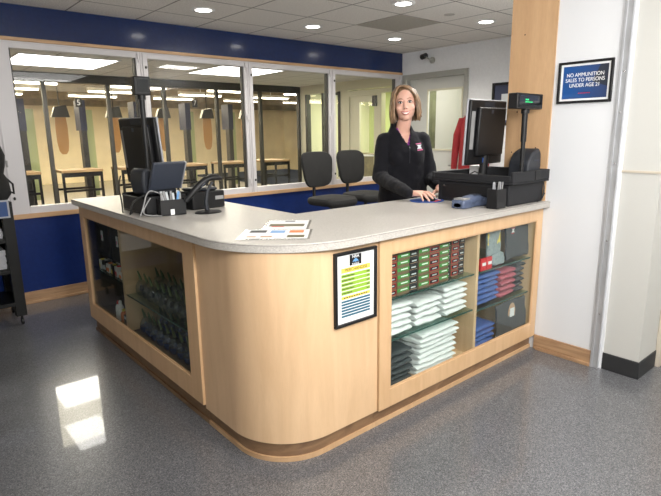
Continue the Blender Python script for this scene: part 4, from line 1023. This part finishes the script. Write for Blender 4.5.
MB().tube([(-.03, -.05, -.05), (-.09, -.02, -.02), (-.10, .02, .0)], .014).build('arm', M['doorframe'], sc)
MB().tube([(-.06, .05, .035), (-.17, .05, .0)], [.045, .045], 18).build('housing', M['charcoal'], sc)
MB().tube([(-.170, .05, .0), (-.180, .05, -.003)], [.035, .03], 18).build('lens', M['black'], sc)
# red jacket on a hook
jk = thing('hanging_jacket', 'red jacket hanging on the wall beside the grey door', 'jacket', (X2, 2.30, 1.66))
m = MB(); yc = 2.30; xx = X2-.075
m.loft([((xx, yc, .88), (.05, 0, 0), (0, .17, 0)), ((xx, yc, 1.0), (.05, 0, 0), (0, .175, 0)), ((xx, yc, 1.3), (.055, 0, 0), (0, .165, 0)), ((xx, yc, 1.5), (.055, 0, 0), (0, .17, 0)), ((xx+.005, yc, 1.60), (.05, 0, 0), (0, .13, 0)), ((xx+.01, yc, 1.66), (.035, 0, 0), (0, .06, 0)), ((xx+.01, yc, 1.70), (.03, 0, 0), (0, .05, 0))], 36)
jb = m.build('jacket_body', M['red'], jk, world=True)
for s_ in (-1, 1):
    MB().loft([((xx, yc+s_*.13, 1.60), (.045, 0, 0), (0, .05, 0)), ((xx-.01, yc+s_*.20, 1.40), (.045, 0, 0), (0, .05, 0)), ((xx-.01, yc+s_*.225, 1.15), (.04, 0, 0), (0, .045, 0)), ((xx-.01, yc+s_*.235, .97), (.035, 0, 0), (0, .04, 0))], 20).build('sleeve', M['red'], jk, world=True)
MB().tube([(X2, 2.30, 1.70), (X2-.05, 2.30, 1.72)], .01).build('hook', M['chrome'], jk, world=True)

# ------------------------------------------------------------------ black rack at the left edge
rk = thing('display_rack', 'black metal rack on casters at the left edge by the blue wall', 'rack', (-.64, 3.15, 0))
rx0, rx1, ry0, ry1, rzt = -1.02, -.292, 2.93, 3.36, .965
for (px_, py_) in ((rx1-.075, ry0), (rx0, ry0), (rx1-.075, ry1-.06), (rx0, ry1-.06)):
    l = MB().box(px_, px_+.075, py_, py_+.06, .075, rzt-.03).build('post', M['steel'], rk, world=True, bevel=.003)
    c = MB().lathe([(.026, -.009), (.029, -.006), (.029, .006), (.026, .009)], (px_+.04, py_+.03, .029), 18, R(0, pi/2).to_3x3()); c.tube([(px_+.04, py_+.03, .058), (px_+.04, py_+.03, .078)], .008)
    l_ = top_loc(rk); c.v = [(v[0]-l_[0], v[1]-l_[1], v[2]-l_[2]) for v in c.v]; c.build('caster', M['black'], l)
for z in (.16, .42, .66, rzt-.03):
    MB().box(rx0, rx1, ry0+.003, ry1-.003, z, z+.03).build('rack_shelf', M['steel'], rk, world=True)
MB().box(rx1-.03, rx1-.022, ry0+.06, ry1-.06, .19, .92).build('side_panel', M['steel'], rk, world=True)
k = 0
for (z, n_) in ((.4505, 8), (.6905, 4)):
    for i in range(n_):
        o = MB().box(-.14, .14, -.11, .11, 0, .0175).build('paper_ream', M['paper_stack'], loc=(-.512+random.uniform(-.003, .003), 3.10+random.uniform(-.004, .004), z+i*.0185), bevel=.002)
        setp(o, 'pale grey pack of papers on the %s rack shelf, %s from the bottom' % ('middle' if z < .6 else 'upper', order[i]), 'paper pack', 'paper packs on the black rack')
bs = thing('counter_sign', 'small blue sign in a clear holder on the black rack', 'sign', (-.55, 2.925, rzt-.055))
MB().box(-.26, .235, -.012, -.004, -.06, .075, R(0, 0, 0)).build('holder', M['silver'], bs, bevel=.002)
MB().box(-.24, .222, -.0135, -.012, -.047, .062).build('sign_face', M['signblue'], bs)
q = MB()
for j, z in enumerate((.03, -.0)):
    for i in range(11): q.box(-.10+i*.022, -.084+i*.022, -.0148, -.0136, z, z+.010)
q.build('white_lettering_bars', M['text'], bs)
bg = thing('black_bag', 'black soft bag slumped on top of the rack at the left edge', 'bag', (-.49, 3.10, rzt))
m = MB(); rings = []
for z, w_, d_ in ((0, .20, .10), (.05, .235, .13), (.15, .225, .13), (.20, .20, .12), (.26, .215, .12), (.34, .225, .12), (.42, .20, .10), (.46, .13, .07)):
    rings.append(((0, 0, z+.002), (w_, 0, 0), (0, d_, 0)))
m.loft(rings, 32); o = m.build('bag_body', M['chairfab'], bg)
MB().tube([(.20, -.05, .08), (.245, -.03, .05), (.25, 0, .12), (.205, -.02, .17)], .008).build('strap', M['black'], bg)
MB().box(.222, .232, -.03, -.0, .25, .30).build('buckle', M['cord'], bg)

# ================================================================== THE WORKER
P0 = Vector((1.945, 1.035, 0)); AX = Vector((.83, -.557, 0)).normalized(); BX = Vector((-.557, -.83, 0)).normalized()
def P(a, b, z): return P0 + AX*a + BX*b + Vector((0, 0, z))
wk = thing('person', 'smiling woman in a black fleece standing behind the counter with her hand on the mouse', 'person', tuple(P0))
def local(m): m.v = [(v[0]-P0.x, v[1]-P0.y, v[2]-P0.z) for v in m.v]; return m
def ring(a, b, z, ra, rb): return (P(a, b, z), AX*ra, BX*rb)
def fused(m, name, mt_, vox, smooth_it, parent, disp=0, dscale=.1, cut=None, thick=0):
    o = local(m).build(name, mt_, parent, smooth=0)
    r = o.modifiers.new('r', 'REMESH'); r.mode = 'VOXEL'; r.voxel_size = vox; r.use_smooth_shade = True
    s = o.modifiers.new('s', 'SMOOTH'); s.factor = .5; s.iterations = smooth_it
    baked(o)
    if disp:
        for v in o.data.vertices:
            n_ = noise.noise(Vector(v.co)/dscale) + .5*noise.noise(Vector(v.co)*2.3/dscale)
            v.co += v.normal*disp*n_
    if cut:
        bm = bmesh.new(); bm.from_mesh(o.data)
        bmesh.ops.delete(bm, geom=[f_ for f_ in bm.faces if cut(f_.calc_center_median()+P0)], context='FACES'); bm.to_mesh(o.data); bm.free()
    if thick:
        sd = o.modifiers.new('t', 'SOLIDIFY'); sd.thickness = thick; sd.offset = -1; baked(o)
    if not o.data.materials: o.data.materials.append(mt_)
    o.data.shade_smooth(); return o
def ab(v): d = v-P0; return d.dot(AX), d.dot(BX), v.z
# joints
RSh, LSh = P(-.143, .0, 1.375), P(.138, .0, 1.378)
REl = P(-.195, .085, 1.120); RWr = Vector((1.572, .660, 1.052))
LEl = P(.198, .05, 1.105); LWr = P(.19, .255, 1.06)
def limb(m, pts, n=16):
    for (a, ra), (b, rb) in zip(pts[:-1], pts[1:]): m.capsule(a, b, ra, rb, n)
body = MB()
# head, head frame turned to the camera
HF = Vector((-.74, -.67, 0)).normalized(); HS = Vector((-HF.y, HF.x, 0))   # HS: towards her left
HS = Vector((.67, -.74, 0)).normalized()
HC = Vector((1.897, .985, 1.632))
tiltR = Matrix.Rotation(.09, 3, HF)
def H(s, f, z): return HC + tiltR @ (HS*s + HF*f + Vector((0, 0, z)))
HM = tiltR @ Matrix((HS, HF, Vector((0, 0, 1)))).transposed()
body.ell(H(0, -.012, .030), (.074, .092, .088), HM, 32, 24)
body.ell(H(0, .026, -.028), (.066, .060, .082), HM, 32, 24)
body.ell(H(0, .042, -.088), (.036, .034, .028), HM, 24, 16)          # chin
body.ell(H(0, .016, -.066), (.058, .052, .044), HM, 24, 16)
for s_ in (-1, 1):
    body.ell(H(.041*s_, .054, -.028), (.026, .024, .022), HM, 16, 12)   # cheeks
    body.ell(H(.026*s_, .069, .027), (.026, .013, .010), HM, 16, 12)    # brow
    body.ell(H(.077*s_, -.006, -.005), (.010, .018, .030), HM, 16, 12)  # ears
body.capsule(H(0, .071, .026), H(0, .097, -.026), .0105, .0112)
for s_ in (-1, 1): body.ell(H(.010*s_, .092, -.031), (.008, .010, .007), HM, 12, 8)
body.ell(H(0, .078, -.056), (.026, .016, .020), HM, 20, 12)             # muzzle
body.capsule(P(-.02, -.01, 1.40), H(0, -.022, -.075), .054, .049)          # neck
# torso
body.loft([ring(0, 0, .88, .155, .105), ring(0, 0, .96, .160, .11), ring(0, .0, 1.08, .122, .09), ring(0, .01, 1.20, .135, .10), ring(0, .01, 1.30, .142, .108), ring(0, -.005, 1.36, .145, .09), ring(-.01, -.01, 1.41, .112, .07), ring(-.02, -.01, 1.445, .07, .058), ring(-.02, -.01, 1.46, .052, .05)])
for s_ in (-1, 1):
    body.capsule(P(.08*s_-.01, -.005, 1.385), P(.135*s_, 0, 1.370), .046, .050)
    body.ell(P(.065*s_, .075, 1.255), (.060, .052, .060))
limb(body, [(RSh, .048), (REl, .038), (RWr, .025)]); limb(body, [(LSh, .048), (LEl, .038), (LWr, .025)])
for s_ in (-1, 1):
    hip, knee, ank = P(.085*s_, 0, .88), P(.10*s_, .02, .50), P(.11*s_, -.02, .10)
    limb(body, [(hip, .088), (knee, .058), (ank, .040)]); body.capsule(ank+Vector((0,0,-.04)), P(.115*s_, .12, .045), .038, .03)
# hands: palm and five fingers
def hand(m, wr, kn, tips, thumb, palm_r=.017):
    c = sum(kn, Vector())/len(kn)
    for k_ in kn: m.capsule(wr, k_, .021, .0125, 12)
    for k_, t_, r_ in zip(kn, tips, (.0075, .0085, .009, .0088)):
        mid = (k_+t_)/2 + Vector((0, 0, .012)); mid2 = k_*.25+t_*.75+Vector((0, 0, .006))
        m.capsule(k_, mid, r_+.0015, r_+.0004, 12); m.capsule(mid, mid2, r_+.0004, r_, 12); m.capsule(mid2, t_, r_, r_-.0014, 12)
    m.capsule(wr+(c-wr)*.25, thumb[0], .018, .0125, 12); m.capsule(thumb[0], thumb[1], .0115, .0095, 12)
kz = 1.053
hand(body, Vector((1.594, .636, 1.048)), [Vector((1.583, .573, kz-.008)), Vector((1.606, .584, kz)), Vector((1.632, .597, kz+.003)), Vector((1.657, .612, kz))],
     [Vector((1.556, .520, 1.0135)), Vector((1.588, .497, 1.0135)), Vector((1.630, .503, 1.024)), Vector((1.676, .523, 1.032))],
     (Vector((1.655, .640, 1.030)), Vector((1.692, .610, 1.020))))
# her left hand resting on the counter edge behind the till
lk = [P(.215+.0-.02*i, .33, 1.035) for i in range(4)]
hand(body, P(.187, .265, 1.052), [P(.225-.021*i, .335, 1.040) for i in range(4)], [P(.235-.025*i, .40+.006*(i in (1, 2)), 1.013) for i in range(4)], (P(.14, .31, 1.025), P(.115, .345, 1.014)))
bo = fused(body, 'body', M['skin'], .0042, 5, wk)
# purple top and fleece
pt_ = MB(); pt_.loft([ring(0, 0, 1.10, .128, .096), ring(0, .01, 1.20, .141, .107), ring(0, .01, 1.30, .148, .115), ring(0, -.005, 1.36, .150, .097), ring(-.01, -.008, 1.41, .118, .077), ring(-.02, -.010, 1.445, .077, .067), ring(-.022, -.012, 1.475, .064, .062)])
def vcut(v):
    a, b_, z = ab(v); return (b_ > .0 and z > 1.335 and abs(a+.004) < (z-1.335)*.40) or z > 1.468
fused(pt_, 'purple_shirt', M['purple'], .006, 4, wk, cut=vcut, thick=.003)
jt = MB()
jt.loft([ring(0, 0, .87, .186, .128), ring(0, 0, .96, .190, .130), ring(0, .0, 1.08, .174, .124), ring(0, .01, 1.20, .160, .124), ring(0, .01, 1.30, .160, .128), ring(0, -.005, 1.365, .162, .108), ring(-.01, -.010, 1.415, .128, .088), ring(-.018, -.014, 1.45, .090, .080), ring(-.022, -.014, 1.49, .074, .074), ring(-.024, -.014, 1.525, .073, .073), ring(-.024, -.014, 1.535, .070, .070)])
for s_ in (-1, 1):
    jt.capsule(P(.08*s_-.01, -.005, 1.385), P(.138*s_, 0, 1.372), .056, .064)
    jt.ell(P(.065*s_, .078, 1.255), (.068, .062, .068))
def toward(a, b, t): return a+(b-a)*t
limb(jt, [(RSh, .064), (toward(RSh, REl, .6), .056), (REl, .054), (toward(REl, RWr, .55), .049), (toward(REl, RWr, 1.02), .035)])
limb(jt, [(LSh, .064), (toward(LSh, LEl, .6), .056), (LEl, .054), (toward(LEl, LWr, .55), .049), (toward(LEl, LWr, .93), .037)])
def jcut(v):
    a, b_, z = ab(v)
    if z > 1.515: return True
    if b_ > -.0 and z > 1.345 and abs(a-.010+.20*(z-1.345)) < .006+(z-1.345)*.40: return True
    return z > 1.43 and ((a+.022)**2+(b_+.014)**2) < .058**2
jk2 = fused(jt, 'fleece_jacket', M['fleece'], .007, 5, wk, disp=.007, dscale=.09, cut=jcut, thick=.005)
# zip, collar lining, chest emblem
def on_front(a, z, off=0.0):
    """nearest fleece surface along the body's forward axis"""
    from mathutils.bvhtree import BVHTree
    global _bvh
    try: _bvh
    except NameError: _bvh = BVHTree.FromPolygons([v.co.copy() for v in jk2.data.vertices], [tuple(p.vertices) for p in jk2.data.polygons])
    hit = _bvh.ray_cast(P(a, .6, z)-P0, -BX)
    return (hit[0]+BX*off) if hit[0] is not None else P(a, .14, z)-P0
m = MB(); m.tube([on_front(.012, z, .001) for z in (1.345, 1.33, 1.315, 1.30, 1.28, 1.26, 1.24, 1.22)], .0022, 6); m.build('zip', M['charcoal'], jk2)
m = MB(); p_ = on_front(.012, 1.335, .004); m.tube([p_, p_+Vector((.002, -.002, -.028))], .0032, 6); m.build('zip_pull', M['cord'], jk2)
def emb(pts, mname, nm, off):
    m = MB(); n_ = len(pts); vs = [on_front(a, z, off) for a, z in pts]+[on_front(a, z, off-.004) for a, z in pts]
    m.add(vs, [tuple(range(n_)), tuple(range(n_, 2*n_))[::-1]]+[(i, (i+1) % n_, n_+(i+1) % n_, n_+i) for i in range(n_)]); m.build(nm, M[mname], jk2, smooth=0)
ea, ez = .088, 1.335
emb([(ea-.026, ez+.016), (ea+.018, ez+.020), (ea+.018, ez+.026), (ea-.026, ez+.022)], 'pinkthread', 'emblem_bar', .004)
emb([(ea-.018, ez-.028), (ea+.028, ez-.024), (ea+.028, ez-.018), (ea-.018, ez-.022)], 'pinkthread', 'emblem_bar', .004)
emb([(ea-.020, ez-.016), (ea+.022, ez-.014), (ea+.010, ez), (ea+.020, ez+.014), (ea-.020, ez+.012), (ea-.008, ez)], 'greythread', 'emblem_shape', .005)
# trousers and shoes
tr = MB(); tr.loft([ring(0, 0, .80, .17, .12), ring(0, 0, .88, .170, .120), ring(0, 0, .96, .165, .115), ring(0, 0, 1.02, .150, .108)])
for s_ in (-1, 1):
    limb(tr, [(P(.085*s_, 0, .86), .098), (P(.10*s_, .02, .50), .075), (P(.11*s_, -.02, .11), .065)])
fused(tr, 'trousers', M['trousers'], .009, 4, wk, disp=.006, dscale=.12)
for s_ in (-1, 1):
    sh = MB(); sh.capsule(P(.11*s_, -.03, .05), P(.118*s_, .13, .043), .048, .040)
    sh.box(-.001, .001, -.001, .001, .001, .002)
    sh.v = [(v[0], v[1], max(.002, v[2])) for v in sh.v]
    sh.v = sh.v[:-8]; sh.f = sh.f[:-6]; sh.m = sh.m[:-6]
    local(sh).build('shoe', M['black'], wk)
# face
for s_ in (-1, 1):
    m = MB().ell(H(.0325*s_, .0705, .010), (.0125, .0125, .0105), HM, 20, 14); e_ = local(m).build('eye', M['eyewhite'], wk)
    m = MB().ell(H(.0325*s_, .0765, .0095), (.0082, .0078, .0078), HM, 14, 10); local(m).build('iris', M['iris'], e_)
    m = MB().tube([H((.0325-.0155)*s_, .0785, .008), H((.0325-.009)*s_, .0835, .0165), H(.0325*s_, .085, .0190), H((.0325+.009)*s_, .0825, .0165), H((.0325+.017)*s_, .073, .010)], [.0016, .0026, .0030, .0030, .0014], 6)
    local(m).build('eyelashes', M['lash'], e_)
    m = MB().tube([H((.0325-.0135)*s_, .0795, .006), H(.0325*s_, .0825, .0005), H((.0325+.013)*s_, .0775, .0045)], [.0007, .0010, .0007], 6)
    local(m).build('lower_lid', M['brow'], e_)
    m = MB().tube([H(.014*s_, .0845, .0295), H(.022*s_, .0850, .0335), H(.031*s_, .083, .0355), H(.040*s_, .078, .0345), H(.050*s_, .068, .0285)], [.0012, .0020, .0022, .0018, .0008], 6)
    local(m).build('eyebrow', M['brow'], wk)
    # cheek-side smile line handled by the lips' corners
    m = MB().ell(H(.0075*s_, .1045, -.0335), (.0030, .0022, .0020), HM, 8, 6); local(m).build('nostril', M['lash'], wk)
mw = .033
def mouth(z0, bow, fw): return [H(mw*t, .094-.014*t*t+fw, z0+bow*(t*t)) for t in (-1, -.75, -.5, -.25, 0, .25, .5, .75, 1)]
rr = [.0010, .0022, .0032, .0036, .0034, .0036, .0032, .0022, .0010]
m = MB().tube(mouth(-.0560, .0075, 0), rr, 8); local(m).build('upper_lip', M['lips'], wk)
m = MB().tube(mouth(-.0745, .0255, -.001), [r_*1.05 for r_ in rr], 8); local(m).build('lower_lip', M['lips'], wk)
up_, lo_ = mouth(-.0565, .008, -.001), mouth(-.0735, .0245, -.0015)
m = MB(); vs = up_+lo_+[v-HF*.006 for v in up_]+[v-HF*.006 for v in lo_]
fs = []
for i in range(8): fs += [(i, i+1, 10+i, 9+i), (18+i, 27+i, 28+i, 19+i), (i, 18+i, 19+i, i+1), (9+i, 10+i, 28+i, 27+i)]
local(m.add(vs, fs)).build('teeth', M['teeth'], wk)
# hair: locks falling from a side parting
hm = MB(); random.seed(4)
capm = MB()
hm.ell(H(0, -.024, .040), (.083, .094, .088), HM, 32, 20)
hm.ell(H(0, -.055, -.020), (.074, .058, .085), HM, 28, 16)
part = -.018
def lock(az, rad0, zlen, r0, curl):
    """az: 0 = face front, +-pi = back; follows the skull and falls"""
    sgn = 1 if math.sin(az) > 0 else -1
    pts = []; rs = []
    st = H(part if abs(az) < 2.2 else part*.5, .035-.07*(abs(az)/pi), .128)
    sx, sf = math.sin(az), math.cos(az)
    for t in (0, .12, .26, .42, .58, .74, .88, 1.0):
        if t < .42:
            u = t/.42; th = u*pi/2
            s = part*(1-math.sin(th)) + sx*rad0*.092*math.sin(th)/1.0
            f_ = (.030-.02*(abs(az)/pi))*(1-math.sin(th)) + (sf*.098-.020)*rad0*math.sin(th)
            z = .032 + .098*math.cos(th)*1.0
        else:
            u = (t-.42)/.58
            bulge = 1+.10*math.sin(u*pi*.8)-curl*u*u
            s = sx*rad0*.092*bulge; f_ = (sf*.098-.020)*rad0*bulge; z = .032-(zlen)*u; s += sx*.010*u*u*(1 if sx < 0 else .3)
        j = .0025
        pts.append(H(s+random.uniform(-j, j), f_+random.uniform(-j, j), z)); rs.append(r0*(.55+.45*math.sin(min(1, t*1.5)*pi/2))*(1 if t < .9 else .35))
    hm.tube(pts, rs, 7)
for i in range(150):
    az = random.choice((-1, 1))*random.uniform(.93, pi)
    lock(az, random.uniform(.97, 1.08), random.uniform(.125, .158), random.uniform(.005, .009), random.uniform(.0, .16))
for i in range(26):   # swept fringe from the parting to each side
    s_ = 1 if i % 2 else -1
    az = s_*random.uniform(.95, 1.15)
    lock(az, random.uniform(1.0, 1.07), random.uniform(.105, .13), random.uniform(.0045, .007), random.uniform(-.05, .08))
def sweep(s_, k_):
    pts = [H(part, .030+.012*k_, .128-.005*k_), H(part+s_*(.022+.004*k_), .050+.008*k_, .118-.004*k_), H(s_*.055+part*.3, .060, .088-.004*k_), H(s_*.076, .050, .050), H(s_*.088, .034, .004), H(s_*.096, .022, -.055), H(s_*(.094+.014*k_), .022, -.100)]
    hm.tube([p_+Vector([random.uniform(-.002, .002) for _ in range(3)]) for p_ in pts], [.004, .0065, .0075, .0075, .0075, .007, .003], 7)
for k_ in range(5):
    for s_ in (-1, 1): sweep(s_, k_/4)
hr = local(hm).build('hair', M['hair'], wk, smooth=80)

# ================================================================== CAMERA
yaw, pit, rol = math.radians(40.5245), math.radians(12.3159), math.radians(-.7605)
fw = Vector((math.sin(yaw)*math.cos(pit), math.cos(yaw)*math.cos(pit), -math.sin(pit)))
r = Vector((math.cos(yaw), -math.sin(yaw), 0)); u = r.cross(fw)
r2 = r*math.cos(rol)+u*math.sin(rol); u2 = -r*math.sin(rol)+u*math.cos(rol)
cam = bpy.data.cameras.new('camera'); co = bpy.data.objects.new('camera', cam); COL.objects.link(co)
mw_ = Matrix((r2, u2, -fw)).transposed().to_4x4(); mw_.translation = Vector((-1.0352, -1.6076, 1.4384)); co.matrix_world = mw_
cam.sensor_width = 36; cam.lens = 36*526.3781/661; cam.clip_start = .05
SC.camera = co
vs_ = SC.view_settings
SC.display_settings.display_device = 'sRGB'; vs_.view_transform = 'Standard'; vs_.look = 'None'; vs_.gamma = 1; vs_.exposure = 0; vs_.use_curve_mapping = False
SC.cycles.max_bounces = 8; SC.cycles.transparent_max_bounces = 24
SC.cycles.sample_clamp_indirect = 6
